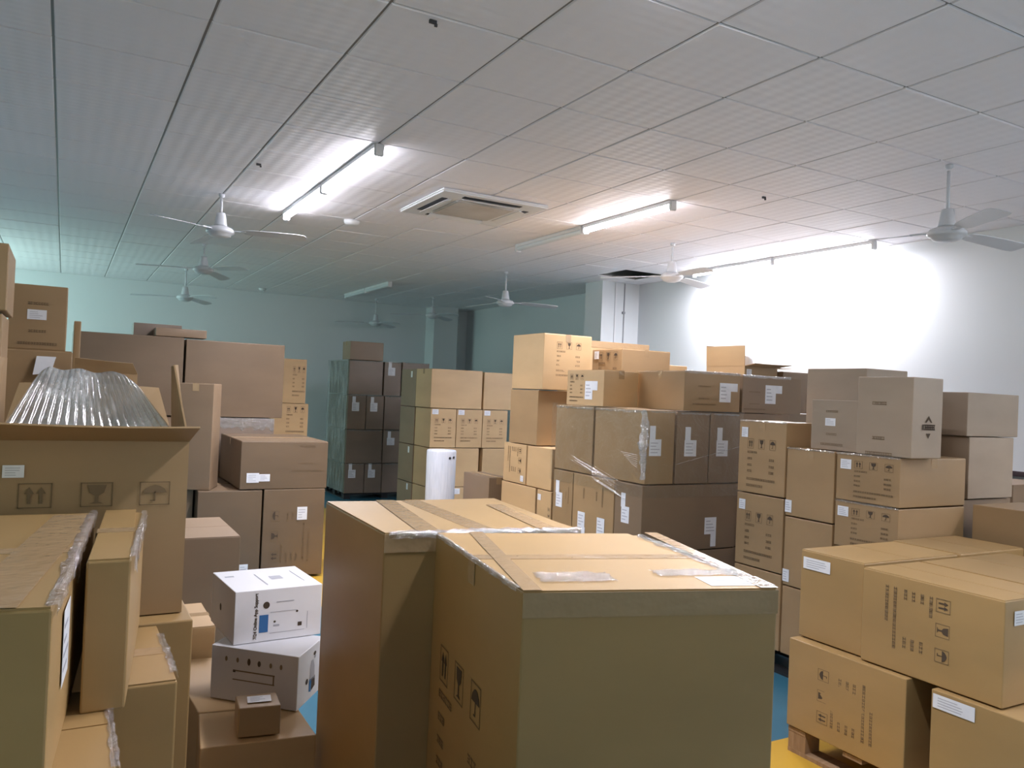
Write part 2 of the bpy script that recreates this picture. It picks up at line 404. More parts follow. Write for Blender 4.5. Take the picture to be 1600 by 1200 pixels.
mg = new_mat('green_tinted_glass', (.55, .95, .85), .05, .5); bsdf(mg).inputs['Transmission Weight'].default_value = 1.0; bsdf(mg).inputs['IOR'].default_value = 1.1
def window(n, along, fixed, p, q, s, t):
    bm = new(); fw = .05
    def bx(b, a0, a1, z0, z1, d0=-.09, d1=-.03):
        if along == 'y': add_box(b, fixed+d0, fixed+d1, a0, a1, z0, z1)
        else: add_box(b, a0, a1, fixed+d0, fixed+d1, z0, z1)
    bx(bm, p, q, s, s+fw); bx(bm, p, q, t-fw, t); bx(bm, p, p+fw, s+fw, t-fw); bx(bm, q-fw, q, s+fw, t-fw); bx(bm, (p+q)/2-fw/2, (p+q)/2+fw/2, s+fw, t-fw)
    o = struct(obj('window_%d' % n, bm, M['plastic']))
    bm = new(); bx(bm, p+fw, (p+q)/2-fw/2, s+fw, t-fw, -.065, -.06); bx(bm, (p+q)/2+fw/2, q-fw, s+fw, t-fw, -.065, -.06)
    obj('pane', bm, mg, o)
window(1, 'y', XL, -.2, 2.2, 1.1, 2.7); window(2, 'y', XL, 10.7, 13.7, 1.3, 2.9); window(3, 'x', YB, 2.2, 5.6, 1.1, 2.7)

# suspended ceiling: tiles on a 0.6 m grid with shallow gaps showing the metal grid
GX0, GY0, G = -0.1112, 3.7102, .6
HOLE = (10, 7)
tm = M['tile']
tcx = N(tm, 'ShaderNodeTexCoord')
w1 = N(tm, 'ShaderNodeTexWave', wave_type='BANDS', bands_direction='X'); w1.inputs['Scale'].default_value = 3.4; w1.inputs['Distortion'].default_value = .4; w1.inputs['Detail'].default_value = 0
w2 = N(tm, 'ShaderNodeTexWave', wave_type='BANDS', bands_direction='Y'); w2.inputs['Scale'].default_value = 5.2; w2.inputs['Distortion'].default_value = .4; w2.inputs['Detail'].default_value = 0
L(tm, tcx.outputs['Object'], w1.inputs[0]); L(tm, tcx.outputs['Object'], w2.inputs[0])
wm = N(tm, 'ShaderNodeMath', operation='ADD'); L(tm, w1.outputs['Fac'], wm.inputs[0]); L(tm, w2.outputs['Fac'], wm.inputs[1])
wb = N(tm, 'ShaderNodeBump'); wb.inputs['Strength'].default_value = .13; wb.inputs['Distance'].default_value = .01
L(tm, wm.outputs[0], wb.inputs['Height']); L(tm, wb.outputs[0], bsdf(tm).inputs['Normal'])
bm = new(); g2 = .0035
i0 = math.floor((XL-GX0)/G); i1 = math.ceil((XR-GX0)/G); j0 = math.floor((YB-GY0)/G); j1 = math.ceil((YF-GY0)/G)
for i in range(i0, i1):
    for j in range(j0, j1):
        if (i, j) == HOLE: continue
        xa, xb = max(XL, GX0+i*G)+g2, min(XR, GX0+(i+1)*G)-g2; ya, yb = max(YB, GY0+j*G)+g2, min(YF, GY0+(j+1)*G)-g2
        if xb-xa < .02 or yb-ya < .02: continue
        # corners sit a few mm off level, as lay-in tiles do
        v = []
        for (x, y) in ((xa, ya), (xb, ya), (xb, yb), (xa, yb)):
            dz = random.uniform(0, .0035); ins = .006
            v.append((x, y, dz))
        lo = [bm.verts.new((x+(.006 if x == xa else -.006), y+(.006 if y == ya else -.006), CEIL+dz)) for x, y, dz in v]
        up = [bm.verts.new((x, y, CEIL+.012)) for x, y, dz in v]
        bm.faces.new(lo[::-1])
        for k in range(4): bm.faces.new((lo[k], lo[(k+1) % 4], up[(k+1) % 4], up[k]))
ceil_o = struct(obj('ceiling', bm, tm))
bm = new()
for i in range(i0, i1+1):
    x = GX0+i*G
    if XL < x < XR: add_box(bm, x-.012, x+.012, YB, YF, CEIL+.0085, CEIL+.03)
for j in range(j0, j1+1):
    y = GY0+j*G
    if YB < y < YF: add_box(bm, XL, XR, y-.012, y+.012, CEIL+.0095, CEIL+.028)
obj('ceiling_grid', bm, M['tbar'], ceil_o)
slab('trim_1', XL-.1, XR, YB, YF, 3.62, 3.7, M['void'])     # concrete soffit above the tiles
# column by the right wall and the one in the far corner
bm = new(); add_box(bm, 6.19, 6.80, 8.82, 9.22, 0, 3.65); col1 = struct(obj('trim_2', bm, M['wall']))
bm = new(); add_box(bm, 6.395, 6.415, 8.805, 8.82, 0, 3.19); obj('conduit', bm, M['plastic'], col1)
bm = new(); add_box(bm, 6.545, 6.557, 8.808, 8.82, 0, 3.19); add_box(bm, 6.52, 6.56, 8.795, 8.82, 2.78, 2.81); obj('cable', bm, new_mat('grey_cable', (.30, .31, .33), .5), col1)
bm = new(); add_box(bm, 5.94, 6.42, 13.8, 14.2, 0, 3.65); struct(obj('trim_3', bm, M['wall']))
bm = new(); add_box(bm, 6.765, 6.80, -1.0, 4.6, 1.15, 1.19); struct(obj('trim_4', bm, M['trimdark']))

# ------------------------------------------------------------------ ceiling fixtures
def tube_light(x, y0, y1, lit, label, gain=1.0, spread=140):
    t = empty('tube_light', (x, (y0+y1)/2, CEIL)); tag(t, label, 'light', 'tube lights on the ceiling')
    h = (y1-y0)/2
    bm = new(); add_box(bm, -.033, .033, -h+.01, h-.01, -.030, -.0005); obj('housing', bm, M['plastic'], t)
    bm = new(); n = 12
    prof = [(.027*math.sin(a), -.022-.030*(0.5-0.5*math.cos(a)) if False else -.042-.026*math.cos(a)) for a in [math.pi*(-1+2*k/n) for k in range(n)]]
    for ya, yb in ((-h+.03, h-.03),):
        A = [bm.verts.new((p[0], ya, p[1])) for p in prof]; B = [bm.verts.new((p[0], yb, p[1])) for p in prof]
        for k in range(n): bm.faces.new((A[k], A[(k+1) % n], B[(k+1) % n], B[k]))
        bm.faces.new(A[::-1]); bm.faces.new(B)
    obj('tube', bm, M['lit'] if lit else M['offtube'], t, smooth=False)
    if lit:
        l = area('batten_light', (0, 0, -.074), (0, 0, 0), .05, 2*h-.06, (.95, .925, 1.0), DOWN*gain); l.parent = t; l.data.spread = R(spread)
    for s in (-1, 1):
        bm = new(); add_box(bm, -.03, .03, s*h-(.03 if s > 0 else 0), s*h+(0 if s > 0 else .03), -.078, -.0005)
        bmesh.ops.bevel(bm, geom=bm.edges[:], offset=.006, segments=2, affect='EDGES'); obj('end_cap', bm, M['plastic'], t)
tube_light(1.69, 4.92, 6.16, True, 'lit tube light nearest the camera in the left ceiling row', .6)
tube_light(1.69, 6.17, 7.40, True, 'lit tube light left of the air conditioner, far end of the left row', .42)
tube_light(4.08, 4.90, 6.13, True, 'single lit tube light right of the air conditioner', .6)
tube_light(4.08, 6.14, 7.38, False, 'unlit tube end-on behind the lit tube in the middle row')
tube_light(6.50, 4.93, 6.14, True, 'lit tube light beside the right wall, near one of the pair', .7, 180)
tube_light(6.50, 6.15, 7.40, True, 'lit tube light beside the right wall, partly behind a fan blade', .7, 180)
tube_light(1.69, 1.15, 2.37, True, 'lit tube light overhead, above the tall foreground cartons', .58, 150)
tube_light(6.50, -1.35, -.13, True, 'lit tube light by the right wall, behind the camera', .6)
tube_light(6.50, -.12, 1.10, True, 'lit tube light by the right wall, beside the camera', .6)
tube_light(4.08, 11.15, 12.2, False, 'unlit tube light in the dark far part, nearer of two')
tube_light(4.08, 12.21, 13.26, False, 'unlit tube light in the dark far part, further of two')

FANP = {}
def fan_parts():
    bm = new(); add_lathe(bm, [(0, .0), (.012, .0), (.012, 1.0), (0, 1.0)], 12); FANP['rod'] = bm
def ceiling_fan(x, y, zh, th, label, tone='enamel', src=None):
    """zh: height of the blades' plane"""
    t = empty('ceiling_fan', (x, y, CEIL), R(th)); tag(t, label, 'fan', 'ceiling fans')
    m = M[tone]; d = zh-CEIL
    bm = new(); add_lathe(bm, [(0, 0), (.024, 0), (.024, -.02), (.014, -.03), (0, -.03)], 20); obj('ceiling_cup', bm, m, t, smooth=True)
    bm = new(); add_lathe(bm, [(0, -.04), (.011, -.04), (.011, d+.10), (0, d+.10)], 14); obj('rod', bm, m, t, smooth=True)
    bm = new(); add_lathe(bm, [(0, d+.155), (.034, d+.155), (.040, d+.13), (.050, d+.06), (.056, d+.045), (0, d+.045)], 28); obj('canopy', bm, m, t, smooth=True)
    bm = new(); add_lathe(bm, [(0, d+.045), (.05, d+.045), (.095, d+.03), (.112, d+.012), (.114, d-.004), (.105, d-.016), (.09, d-.02), (.085, d-.035), (.05, d-.048), (0, d-.05)], 36); obj('motor', bm, m, t, smooth=True)
    for k in range(3):
        a = R(120*k)
        bm = new()
        # bracket
        add_box(bm, .09, .21, -.018, .018, -.004, .004)
        pr = [(.19, .040), (.24, .052), (.45, .062), (.64, .066), (.69, .055), (.70, .03)]
        # twisted, slightly drooping blade with rounded tip
        up, lo = [], []
        for (r_, hw) in pr:
            tw = R(-12); droop = -.02*(r_/.7)**2
            for s, lst in ((1, up), (-1, lo)):
                lst.append((r_, s*hw*math.cos(tw), droop+s*hw*math.sin(tw)))
        V1 = [bm.verts.new((p[0], p[1], p[2]+.002)) for p in up]; V2 = [bm.verts.new((p[0], p[1], p[2]+.002)) for p in lo]
        W1 = [bm.verts.new((p[0], p[1], p[2]-.002)) for p in up]; W2 = [bm.verts.new((p[0], p[1], p[2]-.002)) for p in lo]
        for i in range(len(pr)-1):
            bm.faces.new((V1[i], V2[i], V2[i+1], V1[i+1])); bm.faces.new((W1[i], W1[i+1], W2[i+1], W2[i]))
            bm.faces.new((V1[i], V1[i+1], W1[i+1], W1[i])); bm.faces.new((V2[i+1], V2[i], W2[i], W2[i+1]))
        bm.faces.new((V1[0], W1[0], W2[0], V2[0])); bm.faces.new((V1[-1], V2[-1], W2[-1], W1[-1]))
        b = obj('blade', bm, m, t, (0, 0, d+.008), a)
    return t
ceiling_fan(1.08, 7.06, 2.885, 98, 'white ceiling fan left of the lit tubes, largest on the left')
ceiling_fan(1.33, 9.76, 2.90, 60, 'middle of the three white fans in line on the left')
ceiling_fan(1.43, 12.13, 2.79, 55, 'dark silhouetted fan against the green-lit far wall')
ceiling_fan(4.89, 9.11, 2.80, 106, 'white fan hanging above the tall central carton stack')
ceiling_fan(5.20, 6.24, 2.86, 19, 'white fan in front of the open ceiling hole near the column')
ceiling_fan(4.80, 3.13, 2.76, 115, 'grey-white ceiling fan at the right, nearest the camera')
ceiling_fan(4.72, 13.55, 2.77, 43, 'small dark fan by the far wall below the unlit tubes')
ceiling_fan(5.34, 12.5, 2.89, 40, 'distant fan in front of the far corner column')

# ceiling cassette air conditioner
t = empty('air_conditioner', (2.935, 6.12, CEIL)); tag(t, 'square white cassette air conditioner set into the tiled ceiling', 'air conditioner')
bm = new(); add_box(bm, -.475, .475, -.465, .465, -.03, -.001); bmesh.ops.bevel(bm, geom=[e for e in bm.edges], offset=.012, segments=3, affect='EDGES'); obj('panel', bm, M['plastic'], t)
bm = new(); add_box(bm, -.26, .26, -.26, .26, -.045, -.028); bmesh.ops.bevel(bm, geom=[e for e in bm.edges], offset=.014, segments=3, affect='EDGES'); gr = obj('intake_grille', bm, noisy(new_mat('dusty_grille', (.5, .48, .45), .6), (.42, .39, .36), (.60, .58, .56), 3), t)
for k in range(4):
    a = k*math.pi/2
    bm = new(); add_box(bm, -.26, .26, .345, .395, -.0335, -.0295); obj('air_slot', bm, M['darkplastic'], t, (0, 0, 0), a)
    bm = new()
    vs = [bm.verts.new(p) for p in ((-.25, .31, -.032), (.25, .31, -.032), (.25, .372, -.05), (-.25, .372, -.05), (-.25, .31, -.036), (.25, .31, -.036), (.25, .372, -.054), (-.25, .372, -.054))]
    for q in ((0, 1, 2, 3), (7, 6, 5, 4), (0, 4, 5, 1), (1, 5, 6, 2), (2, 6, 7, 3), (3, 7, 4, 0)): bm.faces.new([vs[i] for i in q])
    obj('louver', bm, M['plastic'], t, (0, 0, 0), a)
def detector(x, y, r, label):
    bm = new(); add_lathe(bm, [(0, 0), (r, 0), (r*.98, -.02), (r*.8, -.04), (r*.3, -.045), (0, -.045)], 24)
    tag(obj('smoke_detector', bm, M['plastic'], None, (x, y, CEIL), smooth=True), label, 'smoke detector')
detector(2.29, 7.36, .075, 'round white smoke detector between the left tubes and air conditioner')
detector(2.78, 13.6, .06, 'tiny white smoke detector near the far wall')
for x, y, s in ((1.14, 5.90, 'left, beside the left tube row'), (1.29, 3.15, 'at the top, nearest the camera'), (4.52, 4.40, 'at the right, towards the right wall tubes')):
    bm = new(); add_box(bm, -.016, .016, -.006, .006, -.014, .0); add_box(bm, .008, .02, -.004, .004, -.024, -.012)
    tag(obj('ceiling_hook', bm, M['darkplastic'], None, (x, y, CEIL)), 'small dark clip hanging from the ceiling grid '+s, 'hook')

# ------------------------------------------------------------------ pallets
def pallet(x0, x1, y0, y1, label, mat, h=.118):
    t = empty('pallet', ((x0+x1)/2, (y0+y1)/2, 0)); tag(t, label, 'pallet')
    w_, d_ = (x1-x0)/2, (y1-y0)/2
    bm = new(); n = 5
    for k in range(n):
        c = -d_+ (2*d_-.1)*k/(n-1); add_box(bm, -w_, w_, c, c+.1, h-.02, h)
    obj('deck', bm, mat, t)
    for i in (-1, 0, 1):
        cx_ = i*(w_-.05); 
        for j in (-1, 0, 1):
            bm = new(); cy_ = j*(d_-.05); add_box(bm, cx_-.048, cx_+.048, cy_-.05, cy_+.05, .018, h-.02); obj('block', bm, mat, t)
    for i in (-1, 0, 1):
        bm = new(); cx_ = i*(w_-.05); add_box(bm, cx_-.05, cx_+.05, -d_, d_, 0, .018); obj('skid', bm, mat, t)
    return t
PT = .12
exec_after = []

# ------------------------------------------------------------------ cartons, cluster by cluster
LS = (-.026, .10, .05, .10)      # narrow slip above the left part of a label
LS2 = (.03, -.10, .05, .10)      # narrow slip below the right part
STD = lambda f, cx=.5, cy=.45, w=.27, h=.29, r=0: ('std', f, cx, cy, w, h, r)
HID = 'cartons lower down inside the stacks'
def hidden(x0, x1, y0, y1, z0, z1, tone='brown'):
    return carton('plain brown carton buried in a stack, almost nothing of it showing', HID, (x0, x1, y0, y1), z0, z1, tone, None, ())

# --- the two tall cartons in the middle foreground
g = 'tall cartons in the middle foreground'
pallet(.80, 1.46, 1.26, 2.74, 'wooden pallet under the two tall foreground cartons', M['wood'])
carton('tall carton in the centre foreground, nearest the camera, glossy tape on top', g,
       [(.82, 1.40), (1.36, 1.24), (1.48, 1.88), (.92, 2.06)], PT, 1.25, 'amber', 'x',
       [('icons', 'L', .47, .845, .24, .30, 0) if False else STD('L', .41, .56, .36, .46), ('lab', 'T', .88, .10, .15, .085)], tape_w=.05,
       extra_tape=[('T', .0, .0, .07, 1.0), ('T', .93, 0, 1.0, 1.0), ('F', 0, .955, 1, 1)],
       films=[('T', .10, .10, .40, .23, 1.0), ('T', .60, .17, .97, .26, 2.0), ('L', .05, .97, .006, .006, 'crinkle', 1.0), ('R', .02, .96, .05, .02, 'crinkle', 2.0)])
carton('tall carton behind the nearest one, three tape stripes across its top', g,
       [(.78, 2.09), (1.36, 2.0), (1.44, 2.70), (.80, 2.72)], PT, 1.25, 'amber', 'y', [], tape_w=.07,
       extra_tape=[('T', .16, 0, .27, 1), ('T', .78, 0, .88, .8), ('F', 0, .955, 1, 1)], films=[('F', .02, 1.0, .02, .02, 'crinkle', 3.0), ('F', .35, .75, .045, .02, 'crinkle', 6.0)])
def top_strips(label_root, strips):
    pass
# --- left foreground
g = 'cartons stacked in the left foreground'
hidden(-.62, -.01, 1.27, 2.12, .02, 1.048, 'amber')
carton('big carton cut off by the left edge, top taped, shipping slip on its side', g,
       [(-.62, 1.38), (0.0, 1.29), (.078, 2.17), (-.55, 2.20)], 1.05, 1.32, 'amber', 'x',
       [('lab', 'R', .22, .62, .10, .12)], extra_tape=[('T', .80, 0, .93, 1)], films=[('R', 0, 1, .02, .02, 'crinkle', 4.0)])
carton('carton wedged right beside the big left-edge carton, film over its edge', g,
       [(.048, 1.60), (.12, 1.60), (.185, 2.15), (.10, 2.19)], 1.05, 1.32, 'amber', 'x', [], bulge=.002, films=[('R', 0, 1, .008, .05, 'crinkle', 5.0)])
carton('lower carton under the left-edge carton, lit brown top, bottom left', g, (.005, .095, 1.36, 1.72), .50, 1.05, 'amber', 'x', [], bulge=.002, tape=False, films=[('R', 0, 1, .012, .03, 'crinkle', 7.0)])
hidden(.005, .095, 1.36, 1.72, .02, .498, 'amber')
carton('tall green-shaded carton between the left foreground stack and white boxes', g, (.102, .225, 1.74, 2.14), .03, 1.042, 'amber', 'x', [], bulge=.002, films=[('R', .1, .8, .014, .012, 'crinkle', 8.0)])
carton('carton under the open box of air cushions, top ledge showing', g, (-.15, .315, 2.20, 2.72), .03, 1.035, 'amber', None, [])

# --- the open carton holding air cushions
ox0, ox1, oy0, oy1, oz0, oz1 = -.145, .295, 2.27, 2.70, 1.037, 1.485
t = empty('open_cardboard_box', ((ox0+ox1)/2, (oy0+oy1)/2, oz0)); tag(t, 'large open carton full of clear air cushions, flaps up, at the left', 'box')
hw, hd, hh, th = (ox1-ox0)/2, (oy1-oy0)/2, oz1-oz0, .005
bm = new(); add_box(bm, -hw, hw, -hd, hd, 0, th); add_box(bm, -hw, hw, -hd, -hd+th, th, hh); add_box(bm, -hw, hw, hd-th, hd, th, hh)
add_box(bm, -hw, -hw+th, -hd+th, hd-th, th, hh); add_box(bm, hw-th, hw, -hd+th, hd-th, th, hh)
fF = faces_of([(-hw, -hd), (hw, -hd), (hw, hd), (-hw, hd)], hh); draw_block(bm, fF['F'], 'icons', .52, .44, .36, .30, 0, 1)
body = obj('body', bm, [K['kraft'], M['faint'], M['faint']], t)
def flap(parent, corners, n_off, mat=None):
    """a board through 4 corners, about 5 mm thick, with a slight curl"""
    bm = new(); c = [Vector(p) for p in corners]; nrm = (c[1]-c[0]).cross(c[3]-c[0]).normalized(); k = 6
    fr = [[(c[0]*(1-a)+c[1]*a)*(1-b)+(c[3]*(1-a)+c[2]*a)*b + nrm*n_off*math.sin(math.pi*a)*b for b in (0, .5, 1)] for a in [i/k for i in range(k+1)]]
    top = [[bm.verts.new(p+nrm*.0022) for p in r_] for r_ in fr]; bot = [[bm.verts.new(p-nrm*.0022) for p in r_] for r_ in fr]
    for i in range(k):
        for j in range(2):
            bm.faces.new((top[i][j], top[i+1][j], top[i+1][j+1], top[i][j+1])); bm.faces.new((bot[i][j], bot[i][j+1], bot[i+1][j+1], bot[i+1][j]))
        bm.faces.new((top[i][0], bot[i][0], bot[i+1][0], top[i+1][0])); bm.faces.new((top[i][2], top[i+1][2], bot[i+1][2], bot[i][2]))
    for i in (0, k):
        for j in range(2):
            q = (top[i][j], top[i][j+1], bot[i][j+1], bot[i][j]); bm.faces.new(q if i == 0 else q[::-1])
    return obj('flap', bm, mat or K['kraft'], parent)
flap(t, [(-hw+.0, -hd, hh), (hw, -hd, hh), (hw+.010, -hd-.11, hh+.042), (-hw-.01, -hd-.11, hh+.045)], .004)
flap(t, [(hw, -hd+.02, hh), (hw, hd-.03, hh), (hw-.01, hd-.05, hh+.20), (hw-.03, -hd+.14, hh+.20)], .012)
flap(t, [(-hw, -hd+.02, hh), (-hw, hd, hh), (-hw-.00, hd-.0, hh+.20), (-hw-.02, hd-.22, hh+.20)], .01)
flap(t, [(-hw, hd, hh), (hw, hd, hh), (hw-.03, hd+.10, hh+.13), (-hw+.03, hd+.10, hh+.13)], .01)
label_part(t, fF['F'], .11, .83, .045, .03)
# air cushions: a sheet of inflated tubes leaning out of the box
bm = new(); NT, NS = 19, 9
def cus(a, b, up):
    xx = (-.065+.245*a)*b+(-.135+.405*a)*(1-b); env = min(1.0, (math.sin(math.pi*min(1, max(0, .03+.94*a)))*2.2))**.6
    z = (.165*(.72+.28*env)-.012*a+.004*math.sin(19*a))*b; yy = .02+.13*b+.02*math.sin(3*a)
    return Vector((xx, yy, z))
rows = []
SEG = NT*6
for i in range(SEG+1):
    a = i/SEG; r_ = []
    for j in range(NS+1):
        b = j/NS; p = cus(a, b, 0); bulg = abs(math.sin(math.pi*a*NT))**.7*.0085*(math.sin(math.pi*min(1, b*1.0))**.3 if b < 1 else 0)
        jit = .004*math.sin(7*b+5*a)
        r_.append(p+Vector((0, -bulg+jit, bulg*.5)))
    rows.append(r_)
fr = [[bm.verts.new(p) for p in r_] for r_ in rows]; bk = [[bm.verts.new(Vector((p.x, 2*cus(i/SEG, j/NS, 0).y-p.y+.03+.02*math.sin(math.pi*j/NS), p.z))) for j, p in enumerate(r_)] for i, r_ in enumerate(rows)]
for i in range(SEG):
    for j in range(NS):
        bm.faces.new((fr[i][j], fr[i+1][j], fr[i+1][j+1], fr[i][j+1])); bm.faces.new((bk[i][j], bk[i][j+1], bk[i+1][j+1], bk[i+1][j]))
    bm.faces.new((fr[i][NS], fr[i+1][NS], bk[i+1][NS], bk[i][NS]))
tag(obj('air_cushion_sheet', bm, M['cushion'], None, (.0, 2.36, 1.50), smooth=True), 'sheet of clear inflated air-cushion tubes standing out of the open carton', 'packaging')
bm = new()
for i in range(13):
    x0 = -.125+i*.030
    for j in range(3):
        r_ = .0145; n = 10; cy_, cz_ = 2.35+j*.11+random.uniform(-.01, .01), 1.45+random.uniform(-.01, .02)
        A = [bm.verts.new((x0+r_*math.cos(2*math.pi*k/n)*1.0, cy_-.05, cz_+r_*math.sin(2*math.pi*k/n))) for k in range(n)]
        B = [bm.verts.new((x0+r_*math.cos(2*math.pi*k/n), cy_+.05, cz_+r_*math.sin(2*math.pi*k/n))) for k in range(n)]
        for k in range(n): bm.faces.new((A[k], A[(k+1) % n], B[(k+1) % n], B[k]))
        bm.faces.new(A[::-1]); bm.faces.new(B)
o = obj('air_cushion_fill', bm, M['cushion'], None, smooth=True); tag(o, 'loose air cushions filling the open carton below the standing sheet', 'packaging'); o['kind'] = 'stuff'

# --- stack at the left edge, and the carton with a small label on its neighbour
hidden(-.75, -.165, 2.95, 3.45, .02, .68); hidden(-.75, -.165, 2.95, 3.45, .685, 1.28)
g = 'cartons along the left edge'
carton('dark carton in the left-edge stack below the topmost', g, (-.70, -.172, 2.92, 3.24), 1.285, 1.825, 'kraft', None, [])
carton('topmost carton at the left edge, light side facing right', g, (-.70, -.162, 2.90, 3.26), 1.83, 2.035, 'kraft', 'y', [])
hidden(-.36, .02, 3.62, 4.15, .02, .70); hidden(-.36, .02, 3.62, 4.15, .705, 1.22)
carton('carton under the labelled one, behind the open box', g, (-.36, .025, 3.60, 4.15), 1.225, 1.735, 'kraft', 'x', [])
carton('carton standing high with a small white label, second from the left edge', g, (-.205, .0, 3.80, 4.12), 1.74, 2.005, 'kraft', None,
       [('lab', 'F', .48, .54, .068, .040), ('text3', 'F', .5, .42, .15, .20, 0)])
carton('narrow carton edge just right of the high labelled carton', g, (.03, .06, 4.3, 4.7), 1.3, 1.90, 'kraft', None, [])
hidden(.03, .27, 4.25, 4.75, .02, 1.298)
bm = new()
for i in range(6):
    pass
a_ = [bm.verts.new(p) for p in ((-.105, 3.56, 1.64), (-.045, 3.56, 1.65), (-.03, 3.585, 1.712), (-.095, 3.585, 1.712))]
b_ = [bm.verts.new(v.co+Vector((0, .002, 0))) for v in a_]
bm.faces.new(a_); bm.faces.new(b_[::-1])
for i in range(4): bm.faces.new((a_[i], b_[i], b_[(i+1) % 4], a_[(i+1) % 4]))
tag(obj('paper_sheet', bm, M['paper']), 'crumpled white sheet tucked behind the air cushions', 'paper')
# open carton behind the cushions
t = empty('open_cardboard_box', (.12, 3.62, 0)); tag(t, 'open carton behind the air cushions with a bent flap', 'box')
bm = new(); add_box(bm, -.088, .13, -.15, -.145, .02, 1.66); add_box(bm, -.088, .13, .145, .15, .02, 1.66); add_box(bm, -.088, -.083, -.145, .145, .02, 1.66); add_box(bm, .125, .13, -.145, .145, .02, 1.66); add_box(bm, -.088, .13, -.15, .15, .0, .02)
obj('body', bm, K['kraft'], t)
flap(t, [(-.088, -.15, 1.66), (.13, -.15, 1.66), (.11, -.17, 1.70), (-.088, -.17, 1.712)], .006)

# --- two very large cartons side by side at the back left
hidden(.05, .62, 8.02, 8.6, .02, .66); hidden(.63, 1.17, 8.02, 8.6, .02, .66); hidden(.05, .62, 8.02, 8.6, .665, 1.30); hidden(.63, 1.17, 8.02, 8.6, .665, 1.30); hidden(1.2, 1.78, 8.02, 8.6, .02, .80)
g = 'very large plain cartons at the back left'
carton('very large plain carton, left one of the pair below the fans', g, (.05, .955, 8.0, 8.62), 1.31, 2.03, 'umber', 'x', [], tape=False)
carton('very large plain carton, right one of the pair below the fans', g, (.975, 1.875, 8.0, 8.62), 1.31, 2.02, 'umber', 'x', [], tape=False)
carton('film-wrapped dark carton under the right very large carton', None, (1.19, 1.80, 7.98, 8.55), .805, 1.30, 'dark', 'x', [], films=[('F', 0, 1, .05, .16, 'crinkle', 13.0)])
g = 'flat cartons lying on the very large cartons'
carton('flat dark carton lying on the left very large carton, rear one', g, (.55, .97, 8.36, 8.58), 2.04, 2.165, 'dark', None, [])
carton('flat brown carton lying on the large cartons, front one', g, (.72, 1.165, 8.12, 8.34), 2.04, 2.12, 'brown', None, [])
g = 'cartons stacked behind the right very large carton'
hidden(2.02, 2.53, 9.52, 10.1, .02, .9)
carton('light carton at the top right behind the very large cartons', g, (2.05, 2.49, 9.5, 10.0), 1.425, 1.94, 'pale', 'x', [('std', 'F', .80, .5, .15, .36, 0)])
carton('light carton below the top one behind the very large cartons', g, (2.0, 2.53, 9.5, 10.1), .905, 1.42, 'pale', 'x', [('std', 'F', .72, .60, .22, .36, 0)])

# --- left middle group
g = 'cartons in the left middle group'
carton('upright tall carton leaning lit side right, behind the open box', g,
       [(.805, 7.03), (1.07, 6.93), (1.175, 7.21), (.91, 7.31)], .755, 1.62, 'brown', 'y', [])
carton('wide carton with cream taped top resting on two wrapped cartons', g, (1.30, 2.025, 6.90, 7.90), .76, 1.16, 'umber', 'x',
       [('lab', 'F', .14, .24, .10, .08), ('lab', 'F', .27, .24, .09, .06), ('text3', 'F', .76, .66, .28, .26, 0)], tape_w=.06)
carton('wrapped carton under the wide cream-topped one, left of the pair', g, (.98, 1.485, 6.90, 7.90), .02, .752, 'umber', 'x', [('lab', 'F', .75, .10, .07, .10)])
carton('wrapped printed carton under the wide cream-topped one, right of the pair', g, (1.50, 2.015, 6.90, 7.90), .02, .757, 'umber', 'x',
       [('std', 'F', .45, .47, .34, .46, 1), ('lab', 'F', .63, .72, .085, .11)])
hidden(.45, .965, 7.05, 7.9, .02, .75)
carton('light-topped carton in front of the wrapped pair, behind the white boxes', g, (.31, .885, 4.60, 5.28), .02, .80, 'brown', 'x', [], tape=False)
# --- small group with the white product boxes
g = 'low cartons under the white product boxes'
carton('low carton in front, cream top carrying the small square box', g, [(.42, 2.67), (.775, 2.625), (.775, 2.90), (.455, 2.95)], .02, .50, 'pale', None, [])
carton('low carton behind it carrying the lower white box', g, [(.455, 2.965), (.775, 2.915), (.86, 3.50), (.42, 3.55)], .02, .50, 'pale', None, [])
carton('small tan carton just left behind the white boxes', g, (.28, .60, 3.56, 3.95), .02, .62, 'pale', 'x', [])
# lower white box, turned 45 degrees
c4 = [(.76, 2.83), (.907, 3.03), (.657, 3.28), (.51, 3.08)]
def white_box(label, c4, z0, z1, shade_face):
    cx = sum(p[0] for p in c4)/4; cy = sum(p[1] for p in c4)/4
    P = [(p[0]-cx, p[1]-cy) for p in c4]; h = z1-z0
    bm = new(); lo = [bm.verts.new((p[0], p[1], .001)) for p in P]; up = [bm.verts.new((p[0], p[1], h)) for p in P]
    fs = [bm.faces.new(lo[::-1]), bm.faces.new(up)]
    for i in range(4): fs.append(bm.faces.new((lo[i], lo[(i+1) % 4], up[(i+1) % 4], up[i])))
    fs[2+shade_face].material_index = 1
    bmesh.ops.bevel(bm, geom=bm.edges[:], offset=.0015, segments=1, affect='EDGES')
    o = obj('product_box', bm, [K['white'], K['shadecard']], None, (cx, cy, z0)); tag(o, label, 'box', 'white printed product boxes')
    return o, faces_of(P, h)
wb1, F1 = white_box('lower white product box with a shaded side and a machine picture', c4, .501, .692, 3)
